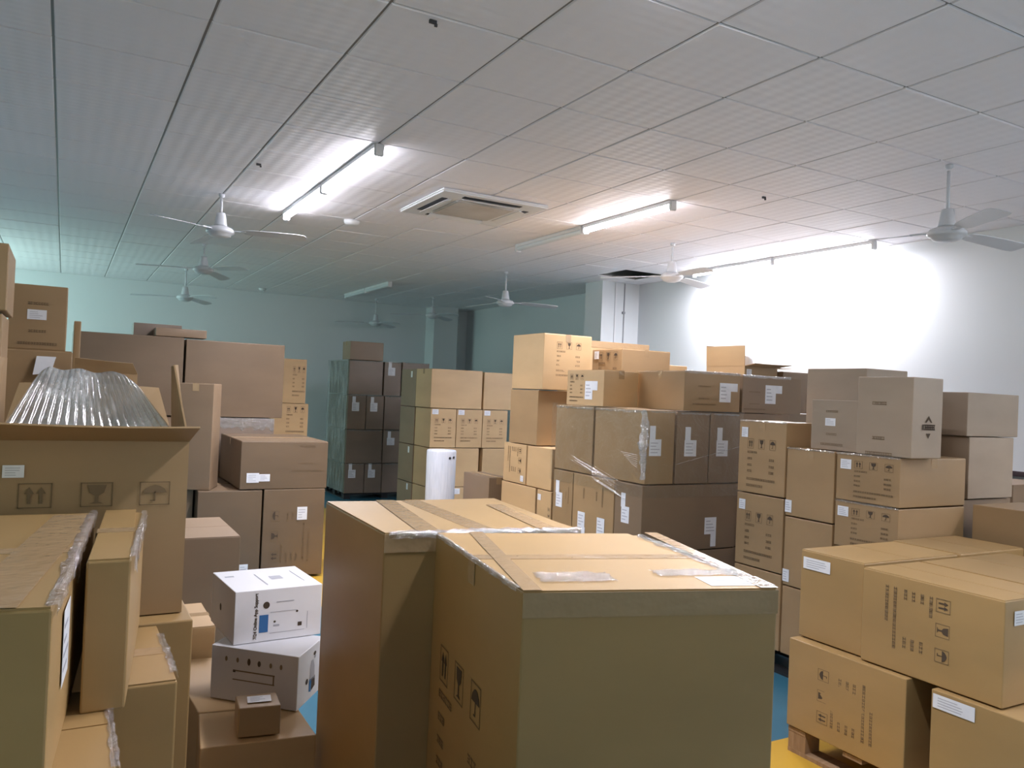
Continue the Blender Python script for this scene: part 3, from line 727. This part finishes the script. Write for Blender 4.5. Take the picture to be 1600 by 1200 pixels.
# faces: F = right visible side, L = left visible side
def picture(root, f, cx, cy, w, h, parts):
    bm = new()
    for q in parts:
        if q[0] == 'c':
            _, x, y, rx, ry, mi = q; pts = [(x+rx*math.cos(2*math.pi*k/16), y+ry*math.sin(2*math.pi*k/16)) for k in range(16)]
        elif q[0] == 'p': pts, mi = q[1], q[2]
        else: x, y, a, b, mi = q; pts = [(x, y), (x+a, y), (x+a, y+b), (x, y+b)]
        pts = [(cx*f.w+(px_-.5)*w, cy*f.h+(py_-.5)*h) for px_, py_ in pts]
        add_prism(bm, pts, f.o+f.n*.0006, f.ax, f.ay, f.n, .0005, mi)
    return obj('printed_picture', bm, [M['ink'], M['greyink'], M['blueink'], M['faint']], root)
machine = [('p', [(.30, .30), (.70, .30), (.66, .62), (.55, .80), (.40, .80), (.32, .62)], 1), ('p', [(.25, .06), (.42, .02), (.44, .34), (.27, .36)], 2),
           ('p', [(.46, .04), (.74, .10), (.72, .36), (.46, .34)], 0), ('c', .66, .93, .10, .05, 0), ('c', .68, .84, .07, .04, 1), ('c', .08, .36, .09, .07, 0), ('c', .08, .36, .05, .035, 1)]
picture(wb1, F1['F'], .55, .50, .12, .145, machine)
picture(wb1, F1['L'], .50, .78, .26, .03, [('c', .06, .5, .02, .3, 3), ('c', .24, .5, .02, .3, 3), ('c', .42, .45, .025, .42, 0), ('c', .58, .4, .025, .35, 0), ('c', .76, .4, .02, .3, 3), ('c', .92, .4, .02, .3, 3)])
picture(wb1, F1['L'], .50, .50, .17, .045, [(0, .80, 1, .10, 3), (0, .1, 1, .08, 3), (.96, .1, .03, .75, 3), (.0, .70, .06, .2, 0)])
# upper white box
wb2, F2_ = white_box('upper white product box lettered with app support along one edge', [(.575, 3.035), (.90, 3.06), (.88, 3.40), (.55, 3.38)], .693, .885, 3)
f = F2_['F']
tx = bpy.data.curves.new('print', 'FONT'); tx.body = '7/24 Online App Support'; tx.size = .0165; tx.align_x = 'CENTER'; tx.align_y = 'CENTER'; tx.extrude = .0003; tx.offset = .0003
to = bpy.data.objects.new('print', tx); COL.objects.link(to); bpy.context.view_layer.update()
me = bpy.data.meshes.new_from_object(to.evaluated_get(bpy.context.evaluated_depsgraph_get())); COL.objects.unlink(to); bpy.data.objects.remove(to)
me.materials.clear(); me.materials.append(M['ink']); me.name = 'printed_text'
lt = bpy.data.objects.new('printed_text', me); COL.objects.link(lt); lt.parent = wb2
def on_face(f, cx, cy, rot=0, lift=.0012):
    Rm = Matrix((( f.ax.x, f.ay.x, f.n.x), (f.ax.y, f.ay.y, f.n.y), (f.ax.z, f.ay.z, f.n.z))).to_4x4()
    return Matrix.Translation(f.o+f.ax*(cx*f.w)+f.ay*(cy*f.h)+f.n*lift) @ Rm @ Matrix.Rotation(rot, 4, 'Z')
lt.matrix_local = on_face(f, .235, .50, R(90))
picture(wb2, f, .60, .48, .22, .16, [('c', .13, .76, .055, .08, 0), (.02, .14, .15, .40, 2), ('c', .28, .36, .02, .025, 0), (.26, .25, .10, .04, 1), ('c', .66, .55, .02, .025, 0), (.68, .20, .07, .09, 0),
        (.2, .10, .6, .008, 1), (.2, .58, .45, .008, 1), (.84, .12, .008, .4, 1), (.3, .8, .3, .02, 1)])
picture(wb2, F2_['L'], .42, .48, .03, .03, [('c', .5, .5, .35, .45, 0)])
picture(wb2, F2_['T'], .5, .5, .28, .26, [(.0, .75, .12, .06, 1), (.40, .1, .015, .7, 1), (.92, .15, .012, .7, 1), (.55, .4, .16, .2, 1)])
# small square box
sb = carton('small square brown box with a white label on its lid', None, [(.535, 2.685), (.665, 2.665), (.675, 2.785), (.545, 2.80)], .502, .60, 'kraft', None, [('lab', 'T', .5, .52, .075, .055)], bulge=.001)

# --- far wrapped stack in the middle distance
g = 'film-wrapped cartons in the far middle stack'
pallet(3.64, 4.9, 11.52, 12.5, 'dark pallet under the far wrapped stack', M['blackpallet'], .08)
yk0, yk1, yk2 = 11.5, 11.98, 12.48
LLc = ('labL', 'F', .42, .66, .11, .13, LS)
for (x0, x1, z0, z1, lab, mk) in (
    (3.64, 4.155, 1.535, 2.04, 'far wrapped stack, wide plain carton in its highest full layer', []),
    (4.18, 4.445, 1.535, 2.04, 'far wrapped stack, high layer carton with an L-shaped slip', [('labL', 'F', .42, .72, .11, .12, LS)]),
    (4.465, 4.90, 1.535, 2.05, 'far wrapped stack, high layer plain carton next to the light stack', []),
    (3.64, 3.915, 1.025, 1.53, 'far wrapped stack, second layer left carton with L-shaped slip', [LLc]),
    (3.925, 4.19, 1.025, 1.53, 'far wrapped stack, second layer middle carton with L-shaped slip', [LLc]),
    (4.205, 4.90, 1.025, 1.53, 'far wrapped stack, second layer plain carton at the right', []),
    (3.64, 4.19, .525, 1.02, 'far wrapped stack, wide plain carton in the third layer', []),
    (4.205, 4.90, .525, 1.02, 'far wrapped stack, third layer right carton with a slip high up', [('labL', 'F', .17, .66, .12, .11, LS)]),
    (3.64, 3.93, .085, .52, 'far wrapped stack, lowest layer left carton with a slip', [('labL', 'F', .36, .66, .11, .12, LS)]),
    (3.94, 4.20, .085, .52, 'far wrapped stack, lowest layer middle carton with a slip', [('labL', 'F', .40, .66, .11, .12, LS)]),
    (4.21, 4.90, .085, .52, 'far wrapped stack, lowest layer right carton', [])):
    carton(lab, g, (x0, x1, yk0, yk1 if x0 > 3.7 else yk2), z0, z1, 'dark', None, mk, films=[('F', .05, .95, .001, .02, 'crinkle', x0*5+z0)])
carton('small carton on top of the far wrapped stack', g, (3.64, 4.15, 11.5, 11.87), 2.045, 2.315, 'brown', 'x', [])

# --- light stack beside it
g = 'light cartons in the central far stack'
pallet(4.02, 5.2, 9.32, 10.3, 'pallet under the light central far stack', M['wood'], .03) if False else None
MK = [('lab', 'F', .17, .92, .085, .062), STD('F', .5, .46, .25, .30)]
for (x0, x1, z0, z1, lab, mk) in (
    (4.00, 4.71, 1.425, 1.915, 'light central stack, wide plain carton on top at the left', []),
    (4.735, 5.16, 1.425, 1.905, 'light central stack, plain carton on top at the right', []),
    (4.01, 4.36, .93, 1.42, 'light central stack, left of three printed cartons in a row', MK),
    (4.368, 4.73, .93, 1.42, 'light central stack, middle of three printed cartons in a row', MK),
    (4.738, 5.10, .93, 1.42, 'light central stack, right of three printed cartons in a row', MK),
    (4.01, 4.70, .435, .925, 'light central stack, plain carton behind the white foam roll', []),
    (4.755, 5.25, .435, .925, 'light central stack, plain carton right of the dark gap', []),
    (4.01, 4.36, .02, .43, 'light central stack, bottom row carton left of the foam roll', [('lab', 'F', .10, .88, .09, .07)]),
    (4.37, 4.73, .02, .43, 'light central stack, bottom row carton right of the foam roll', [('lab', 'F', .10, .88, .09, .07)]),
    (4.74, 5.10, .02, .43, 'light central stack, bottom row carton at the right', [])):
    carton(lab, g, (x0, x1, 9.30, 9.80), z0, z1, 'pale', 'x' if z1 > 1.6 else None, mk)
for z0, z1, lab in ((1.425, 1.915, 'rear carton on top of the light central stack, dim side showing'), (.93, 1.42, 'rear carton in the middle of the light central stack, dim side'), (.435, .925, 'rear carton low in the light central stack, dim side with slip'), (.02, .43, 'rear carton at the bottom of the light central stack')):
    carton(lab, g, (4.0, 4.6, 9.81, 10.32), z0, z1, 'brown', None, [('lab', 'L', .72, .86, .05, .08)] if z0 < .9 or z0 > 1.4 else [])
# foam roll and small box in front
bm = new(); add_lathe(bm, [(.095, 0), (.145, 0), (.147, .01), (.145, .5), (.148, 1.04), (.142, 1.055), (.128, 1.05), (.120, 1.0), (.112, .6), (.095, .0)], 36)
rl = tag(obj('foam_roll', bm, M['roll'], None, (3.325, 7.4, 0), smooth=True), 'upright white foam roll standing before the light cartons', 'foam roll')
bm = new(); add_lathe(bm, [(.06, 0), (.093, 0), (.093, 1.02), (.06, 1.02)], 24); obj('core', bm, K['kraft'], rl)
for a_, z_ in ((R(-80), .985), (R(-60), .99)):
    bm = new(); add_lathe(bm, [(0, -.008), (.012, -.008), (.012, .008), (0, .008)], 12)
    o = obj('punched_hole', bm, M['darkplastic'], rl, (.146*math.cos(a_), .146*math.sin(a_), z_)); o.rotation_euler = (R(90), 0, a_+R(90))
hidden(3.43, 3.60, 6.55, 7.05, .02, .43) if False else None
carton('low brown carton with dented lid right of the foam roll', None, (3.485, 3.69, 6.66, 7.20), .02, .855, 'brown', 'y', [('text3', 'F', .5, .6, .12, .12, 1)])

# --- column of light cartons in the middle
g = 'light cartons in the middle column'
for (x0, x1, y0, y1, z0, z1, lab, mk, tn) in (
    (3.50, 3.98, 5.80, 6.33, 1.69, 2.165, 'tallest light carton in the middle, handling marks on its dark side', [STD('F', .52, .56, .26, .30), ('text3', 'L', .5, .92, .0001, .0001, 0) if False else STD('F', .52, .56, .001, .001)], 'pale'),
    (3.50, 3.985, 5.86, 6.34, 1.215, 1.685, 'light carton directly under the tallest one in the middle', [], 'kraft'),
    (3.50, 3.97, 6.02, 6.42, .865, 1.21, 'light carton with sideways print, third down in the middle column', [('std', 'L', .50, .58, .25, .24, 3), ('lab', 'L', .86, .14, .05, .05)], 'pale'),
    (3.50, 3.97, 5.60, 6.00, .865, 1.21, 'plain light carton beside the sideways-printed one', [], 'pale'),
    (3.50, 3.97, 5.84, 6.44, .42, .86, 'wide plain light carton low in the middle column', [], 'pale'),
    (3.50, 3.97, 5.59, 5.81, .42, .86, 'narrow printed light carton low beside the wrapped stack', [('lab', 'L', .18, .86, .05, .05), ('icons', 'L', .6, .55, .16, .14, 3)], 'pale'),
    (3.50, 3.97, 5.59, 6.44, .02, .415, 'bottom carton of the middle column', [], 'pale')):
    carton(lab, g, (x0, x1, y0, y1), z0, z1, tn, 'y' if z1 > 2 else None, mk)

# --- big wrapped stack
g = 'cartons of the big film-wrapped stack'
pallet(3.50, 4.88, 4.42, 5.54, 'pallet under the big film-wrapped stack', M['blackpallet'])
for (x0, x1, y0, y1, z0, z1, lab, mk, tn) in (
    (3.50, 4.05, 5.035, 5.56, 1.06, 1.57, 'wrapped stack top layer, left carton of the lit side', [], 'kraft'),
    (3.50, 3.75, 4.40, 5.01, 1.06, 1.57, 'wrapped stack top layer, corner carton under the film bundle', [('labL', 'F', .32, .50, .105, .115, LS)], 'kraft'),
    (3.77, 4.07, 4.40, 5.01, 1.06, 1.565, 'wrapped stack top layer, carton with an L-shaped slip beside the corner one', [('labL', 'F', .42, .50, .11, .115, LS)], 'brown'),
    (4.08, 4.355, 4.40, 5.01, 1.06, 1.565, 'wrapped stack top layer, rightmost carton with an L-shaped slip', [('labL', 'F', .42, .50, .11, .115, LS)], 'brown'),
    (4.37, 4.90, 4.42, 5.01, 1.06, 1.57, 'dark carton face showing above the tall right cartons', [], 'brown'),
    (3.48, 4.10, 5.25, 5.53, .59, 1.055, 'wrapped stack middle layer, left printed carton with tall slip', [('labL', 'L', .34, .50, .09, .115, LS), ('text3', 'L', .6, .6, .14, .14, 1)], 'kraft'),
    (3.48, 4.10, 4.71, 5.24, .59, 1.055, 'wrapped stack middle layer, wide carton with two slips on lit side', [('labL', 'L', .24, .26, .095, .12, LS2), ('labL', 'L', .72, .24, .095, .12, LS2), ('text3', 'L', .5, .7, .3, .16, 1)], 'kraft'),
    (3.48, 4.345, 4.39, 4.70, .59, 1.055, 'wrapped stack middle layer, large corner carton with two slips', [('labL', 'L', .42, .52, .09, .115, LS), ('labL', 'F', .72, .36, .11, .12, LS2)], 'brown'),
    (4.36, 4.90, 4.42, 5.0, .59, 1.055, HID, [], 'brown'),
    (3.48, 4.345, 4.39, 4.70, .125, .585, 'wrapped stack lowest layer, front carton', [], 'brown'),
    (3.48, 4.10, 4.71, 5.53, .125, .585, 'wrapped stack lowest layer, carton behind the front one', [], 'brown'),
    (4.36, 4.90, 4.42, 5.0, .125, .585, HID, [], 'brown')):
    if lab == HID: hidden(x0, x1, y0, y1, z0, z1)
    else: carton(lab, g, (x0, x1, y0, y1), z0, z1, tn, 'x' if z1 > 1.5 else None, mk, films=[('F', .1, 1, .001, .02, 'crinkle', x0*9), ('L', 0, 1, .001, .03, 'crinkle', y0*7)] if z1 > 1.5 and x0 < 4.3 else ())
g = 'cartons lying on the big wrapped stack'
SQ = ('labL', 'L', .42, .48, .10, .15, (.075, .04, .06, .06))
carton('light carton with print and slip, left one on the wrapped stack', g, (3.50, 3.82, 4.92, 5.42), 1.575, 1.85, 'pale', 'y', [('labL', 'L', .62, .44, .10, .14, (.08, .035, .07, .07)), ('std', 'L', .28, .50, .20, .22, 0)])
carton('wide carton lying in the middle on the wrapped stack, slip on dark side', g, (3.84, 4.375, 4.42, 4.96), 1.575, 1.86, 'kraft', 'x', films=[('F', 0, 1, .04, .02, 'crinkle', 12.0)], marks=[('labL', 'F', .72, .50, .11, .14, (.085, .04, .07, .06)), ('text3', 'F', .35, .42, .24, .16, 0)])
carton('carton with slip lying at the right end on the wrapped stack', g, (4.40, 5.02, 4.42, 5.0), 1.575, 1.855, 'brown', 'x', films=[('F', 0, .8, .05, .02, 'crinkle', 11.0)], marks=[('labL', 'F', .46, .52, .11, .14, (.085, .04, .07, .06)), ('text3', 'F', .2, .35, .24, .16, 0)])

# --- cartons further back behind the wrapped stack
for a in ((4.16, 4.76, 5.62, 6.25), (4.16, 4.76, 6.3, 7.0), (4.93, 5.5, 5.1, 5.75), (4.80, 5.5, 5.8, 6.5), (5.55, 6.2, 5.1, 5.75), (5.0, 5.5, 6.55, 7.0)):
    hidden(*a, .02, .78); hidden(*a, .785, 1.57)
g = 'cartons behind the big wrapped stack'
carton('carton with a square white label and handling marks, behind the wrapped stack', g, (4.20, 4.73, 5.65, 6.10), 1.575, 2.075, 'kraft', 'y', [('lab', 'L', .16, .90, .07, .07), STD('L', .55, .60, .30, .36)])
carton('carton with taped top seen just right of the tallest light carton', g, (4.39, 5.10, 6.42, 6.98), 1.575, 2.185, 'pale', 'x', [], extra_tape=[('F', 0, .9, 1, 1)])
carton('low plain carton left of the open box, only its top edge showing', g, (4.78, 5.08, 5.82, 6.3), 1.575, 1.97, 'pale', None, [])
carton('plain carton right of the open box below its flap', g, (5.62, 6.15, 5.16, 5.7), 1.575, 1.945, 'brown', 'x', [])
# open box with raised flaps
t = empty('open_cardboard_box', (5.40, 5.45, 1.575)); tag(t, 'open carton with raised flaps and a white bag, near the right wall', 'box')
bm = new(); h = .40
add_box(bm, -.2, .2, -.24, .24, 0, .005); add_box(bm, -.2, .2, -.24, -.235, .005, h); add_box(bm, -.2, .2, .235, .24, .005, h); add_box(bm, -.2, -.195, -.235, .235, .005, h); add_box(bm, .195, .2, -.235, .235, .005, h)
obj('body', bm, K['kraft'], t)
flap(t, [(-.2, .24, h), (-.2, -.24, h), (-.205, -.24, h+.18), (-.205, .24, h+.18)], .004)
flap(t, [(-.2, .24, h), (.2, .24, h), (.2, .25, h+.19), (-.2, .25, h+.19)], .004)
flap(t, [(.2, -.24, h), (.2, .24, h), (.40, .24, h+.015), (.40, -.24, h+.0)], .003)
flap(t, [(-.2, -.24, h), (.2, -.24, h), (.2, -.40, h+.02), (-.2, -.36, h+.02)], .003)
fF = faces_of([(-.2, -.24), (.2, -.24), (.2, .24), (-.2, .24)], h); label_part(t, fF['F'], .13, .86, .06, .06)
bm = new(); bmesh.ops.create_icosphere(bm, subdivisions=3, radius=.13)
for v in bm.verts: v.co = Vector((v.co.x*.62, v.co.y*.85, v.co.z*.85))*(1+.10*math.sin(19*v.co.x+7*v.co.z)*math.cos(13*v.co.y+11*v.co.z))
tag(obj('plastic_bag', bm, K['white'], None, (5.315, 5.36, 1.985), smooth=True), 'crumpled white bag poking out of the open carton by the wall', 'bag')

# --- tall right-hand stack
g = 'cartons of the tall right stack'
pallet(3.90, 4.62, 2.80, 3.96, 'black pallet under the tall right stack', M['blackpallet'])
DM = [('lab', 'L', .13, .84, .055, .065), STD('L', .50, .42, .25, .32)]
for (x0, x1, y0, y1, z0, z1, lab, mk, tp) in (
    (3.92, 4.28, 3.555, 3.95, 1.07, 1.535, 'right stack, upper carton of the far column with square label', DM, 'x'),
    (3.92, 4.28, 3.555, 3.95, .60, 1.065, 'right stack, second carton of the far column with square label', DM, None),
    (3.92, 4.28, 3.555, 3.95, .125, .595, 'right stack, bottom carton of the far column', [], None),
    (3.92, 4.58, 3.19, 3.54, .97, 1.385, 'right stack, upper carton of the middle column, slip in lower corner', [('lab', 'L', .07, .14, .05, .075)], 'x'),
    (3.92, 4.58, 3.19, 3.54, .545, .965, 'right stack, lower carton of the middle column, slip in lower corner', [('lab', 'L', .07, .14, .05, .075)], None),
    (3.92, 4.58, 3.19, 3.54, .125, .54, 'right stack, bottom carton of the middle column', [], None),
    (3.92, 4.50, 2.77, 3.175, 1.12, 1.385, 'right stack, wide printed carton under the logo carton', [('lab', 'L', .16, .78, .072, .055), STD('L', .60, .48, .26, .21)], 'y'),
    (3.92, 4.50, 2.77, 3.175, .855, 1.115, 'right stack, wide printed carton second under the logo carton', [('lab', 'L', .14, .78, .072, .055), STD('L', .58, .48, .26, .21)], None),
    (3.92, 4.50, 2.77, 3.175, .125, .85, HID, [], None)):
    if lab == HID: hidden(x0, x1, y0, y1, z0, z1)
    else: carton(lab, g, (x0, x1, y0, y1), z0, z1, 'kraft', tp, mk, films=[('L', 0, 1, .03, .008, 'crinkle', y0*5)] if mk and z1 > 1.1 else ())
g = 'cartons standing on the tall right stack'
TM = lambda f: ('text3', f, .5, .48, .17, .62, 0)
lc = carton('tall carton with a black diamond logo on its light side', g, (3.92, 4.175, 2.71, 3.05), 1.39, 1.825, 'grey', None, [('text3', 'L', .42, .36, .18, .34, 0)])
f = faces_of([(-.1275, -.17), (.1275, -.17), (.1275, .17), (-.1275, .17)], .432)['F']
bm = new()
def pl(pts, mi=0): add_prism(bm, [(f.w*.52+x, f.h*.385+y) for x, y in pts], f.o+f.n*.0040, f.ax, f.ay, f.n, .0006, mi)
pl([(-.030, .026), (-.018, .026), (0, .046), (.018, .026), (.030, .026), (0, .062)])
pl([(-.018, -.032), (.018, -.032), (0, -.058)])
for y_ in (.010, -.002, -.014): pl([(-.040, y_), (.055, y_), (.055, y_+.006), (-.040, y_+.006)] if y_ != -.002 else [(-.030, y_), (.050, y_), (.050, y_+.006), (-.030, y_+.006)])
for x_ in (-.055, -.046, -.030, -.015, .0, .015, .030, .045): pl([(x_, -.014), (x_+.006, -.014), (x_+.006, .016), (x_, .016)])
obj('printed_logo', bm, M['ink'], lc)
carton('squat carton with a small white label left of the logo carton', g, (3.97, 4.24, 3.075, 3.41), 1.39, 1.69, 'grey', 'y', [('lab', 'L', .42, .56, .072, .045), ('text3', 'L', .45, .46, .17, .24, 0)])
carton('large plain carton behind the logo carton', g, (4.30, 4.695, 3.29, 3.74), 1.39, 1.895, 'grey', None, [])
g = 'cartons at the far right'
hidden(4.73, 5.22, 2.92, 3.4, .02, .62); hidden(4.73, 5.22, 2.92, 3.4, .625, 1.125)
carton('upper plain carton right of the logo carton', g, (4.71, 5.24, 2.90, 3.35), 1.505, 1.77, 'grey', None, [])
carton('lower plain carton right of the logo carton', g, (4.74, 5.20, 2.90, 3.35), 1.13, 1.50, 'grey', 'x', [])
hidden(4.64, 5.2, 2.0, 2.80, .02, .6)
carton('dim greenish carton with sideways marks behind the right foreground cartons', g, [(4.63, 1.92), (5.23, 1.92), (5.0, 2.74), (4.53, 2.74)], .605, 1.13, 'kraft', None, [('icons', 'L', .50, .55, .16, .34, 1), ('text3', 'L', .72, .5, .2, .2, 1)])
carton('small carton glimpsed at the right frame edge by the wall', g, (5.93, 6.5, 3.30, 3.9), .02, 1.15, 'brown', None, [])

# --- right foreground pallet
g = 'cartons on the right foreground pallet'
pallet(3.10, 4.45, 1.40, 2.73, 'wooden pallet under the right foreground cartons', M['wood'])
carton('lower right foreground carton with sideways marks beside the dark gap', g, (3.09, 3.80, 2.12, 2.735), .123, .538, 'amber', None, [('std', 'L', .52, .48, .30, .26, 1)])
carton('lower right foreground carton with a long slip, nearest the corner', g, (3.09, 3.80, 1.38, 2.01), .123, .538, 'amber', None, [('lab', 'L', .15, .90, .17, .055)])
hidden(3.83, 4.42, 2.12, 2.73, .123, .538, 'amber'); hidden(3.83, 4.42, 1.38, 2.01, .123, .538, 'amber')
carton('upper right foreground carton with a barcode slip in its corner', g, (3.15, 3.835, 2.385, 2.735), .541, .955, 'amber', 'y', [('lab', 'L', .27, .86, .155, .055)], tape=False)
carton('upper right foreground carton with a large sideways print, nearest', g, (3.12, 3.505, 1.75, 2.365), .541, .945, 'amber', 'y', [('std', 'L', .42, .56, .30, .27, 3), ('lab', 'F', .24, .83, .07, .055), ('lab', 'F', .46, .83, .07, .055)], tape=False)
carton('upper right foreground carton, its plain top at the frame edge', g, (3.52, 4.20, 1.75, 2.365), .541, .945, 'amber', 'y', [], tape=False)
carton('upper right foreground carton at the back, plain top', g, (3.855, 4.40, 2.385, 2.755), .541, .955, 'amber', 'y', [], tape=False)

# ------------------------------------------------------------------ extra tape on the second foreground carton, film
def film_sheet(name, label, pts_fn, nu, nv, mat, amp, seed=1, group=None, scale=9.0):
    from mathutils import noise
    bm = new(); g_ = []
    for i in range(nu+1):
        r_ = []
        for j in range(nv+1):
            p, n = pts_fn(i/nu, j/nv); d = noise.fractal(Vector((p.x*scale+seed, p.y*scale, p.z*scale*.8)), 1.0, 2.0, 3)
            r_.append(bm.verts.new(p+n*(amp*(.5+.5*d)+.004)))
        g_.append(r_)
    for i in range(nu):
        for j in range(nv): bm.faces.new((g_[i][j], g_[i+1][j], g_[i+1][j+1], g_[i][j+1]))
    o = obj(name, bm, mat, smooth=True); tag(o, label, 'film', group); return o
def wrap_fn(path, z0, z1):
    """vertical film following a polyline of (x,y) points"""
    seg = [(Vector(a), Vector(b)) for a, b in zip(path, path[1:])]; ln = [(b-a).length for a, b in seg]; tot = sum(ln)
    def fn(u, v):
        d = u*tot
        for (a, b), l in zip(seg, ln):
            if d <= l+1e-9 or (a, b) == seg[-1]: break
            d -= l
        p = a+(b-a)*min(1, d/l); t_ = (b-a).normalized(); n = Vector((t_.y, -t_.x, 0))
        return Vector((p.x, p.y, z0+(z1-z0)*v)), n
    return fn
film_sheet('stretch_film', 'clear stretch film on the lit left side of the big wrapped stack', wrap_fn([(3.472, 5.57), (3.472, 4.385)], .97, 1.585), 60, 22, M['film'], .004, 1)
film_sheet('stretch_film', 'clear stretch film on the dark front of the big wrapped stack', wrap_fn([(3.480, 4.375), (4.37, 4.375)], .97, 1.58), 50, 22, M['film'], .004, 2)
film_sheet('stretch_film', 'dusty stretch film hanging on the left side of the far wrapped stack', wrap_fn([(3.625, 12.5), (3.625, 11.49)], .10, 2.05), 20, 40, M['filmc'], .012, 5)
# gathered rope of film hanging at the corner of the big wrapped stack, with taut strands running out of it
from mathutils import noise
bm = new(); n = 40; m_ = 14; rings = []
for i in range(n+1):
    t_ = i/n; z = 1.575-.47*t_; r0 = .016+.014*math.sin(math.pi*min(1, t_*1.1))+.010*noise.noise(Vector((z*22, 3, 1)))
    cx_, cy_ = 3.420+.008*math.sin(9*t_), 4.322+.006*math.cos(7*t_)
    rings.append([bm.verts.new((cx_+(r0*(1+.6*noise.noise(Vector((z*30, k*1.3, 0)))))*math.cos(2*math.pi*k/m_), cy_+(r0*(1+.6*noise.noise(Vector((z*30, k*1.3, 4)))))*math.sin(2*math.pi*k/m_), z)) for k in range(m_)])
for a_, b_ in zip(rings, rings[1:]):
    for k in range(m_): bm.faces.new((a_[k], a_[(k+1) % m_], b_[(k+1) % m_], b_[k]))
bm.faces.new(rings[0]); bm.faces.new(rings[-1][::-1])
rope = obj('film_bundle', bm, M['crinkle'], smooth=True); tag(rope, 'gathered rope of clear film hanging at the corner of the big wrapped stack', 'film')
M['strand'] = film_mat('taut_film_strand', .55, .4, .16, 40, (1, 1, 1), bump=.4, cloudy=.3)
bm = new()
def ribbon(p, q, w_):
    p, q = Vector(p), Vector(q); d = (q-p).normalized(); up_ = Vector((0, 0, 1)); s_ = d.cross(up_).normalized()
    c = [bm.verts.new(x+up_*a*w_+s_*b*w_*.5) for x in (p, q) for a, b in ((-1, 0), (0, 1), (1, 0), (0, -1))]
    for k in range(4): bm.faces.new((c[k], c[(k+1) % 4], c[4+(k+1) % 4], c[4+k]))
for i in range(24):
    y_a = 5.30-random.uniform(0, .45); f_ = random.uniform(.45, 1.0); z_a = 1.19-.25*(5.30-y_a)/.9+random.uniform(-.055, .045); y_b = y_a-(y_a-4.40)*f_*.7
    z_b = z_a-(y_a-y_b)*.20+random.uniform(-.008, .008); z_b = z_a-(y_a-y_b)*.24; ribbon((3.458, y_a, z_a), (3.458, y_b, z_b), random.uniform(.0006, .0013))
for i in range(7): ribbon((3.457, 4.62-.02*i, 1.27-.012*i), (3.457, 4.43, 1.26-.014*i), .0012)
for i in range(5): ribbon((3.74+.13*i, 4.362, 1.20+.028*i), (3.86+.13*i, 4.362, 1.228+.028*i), .0012)
obj('film_strand', bm, M['strand'], rope)
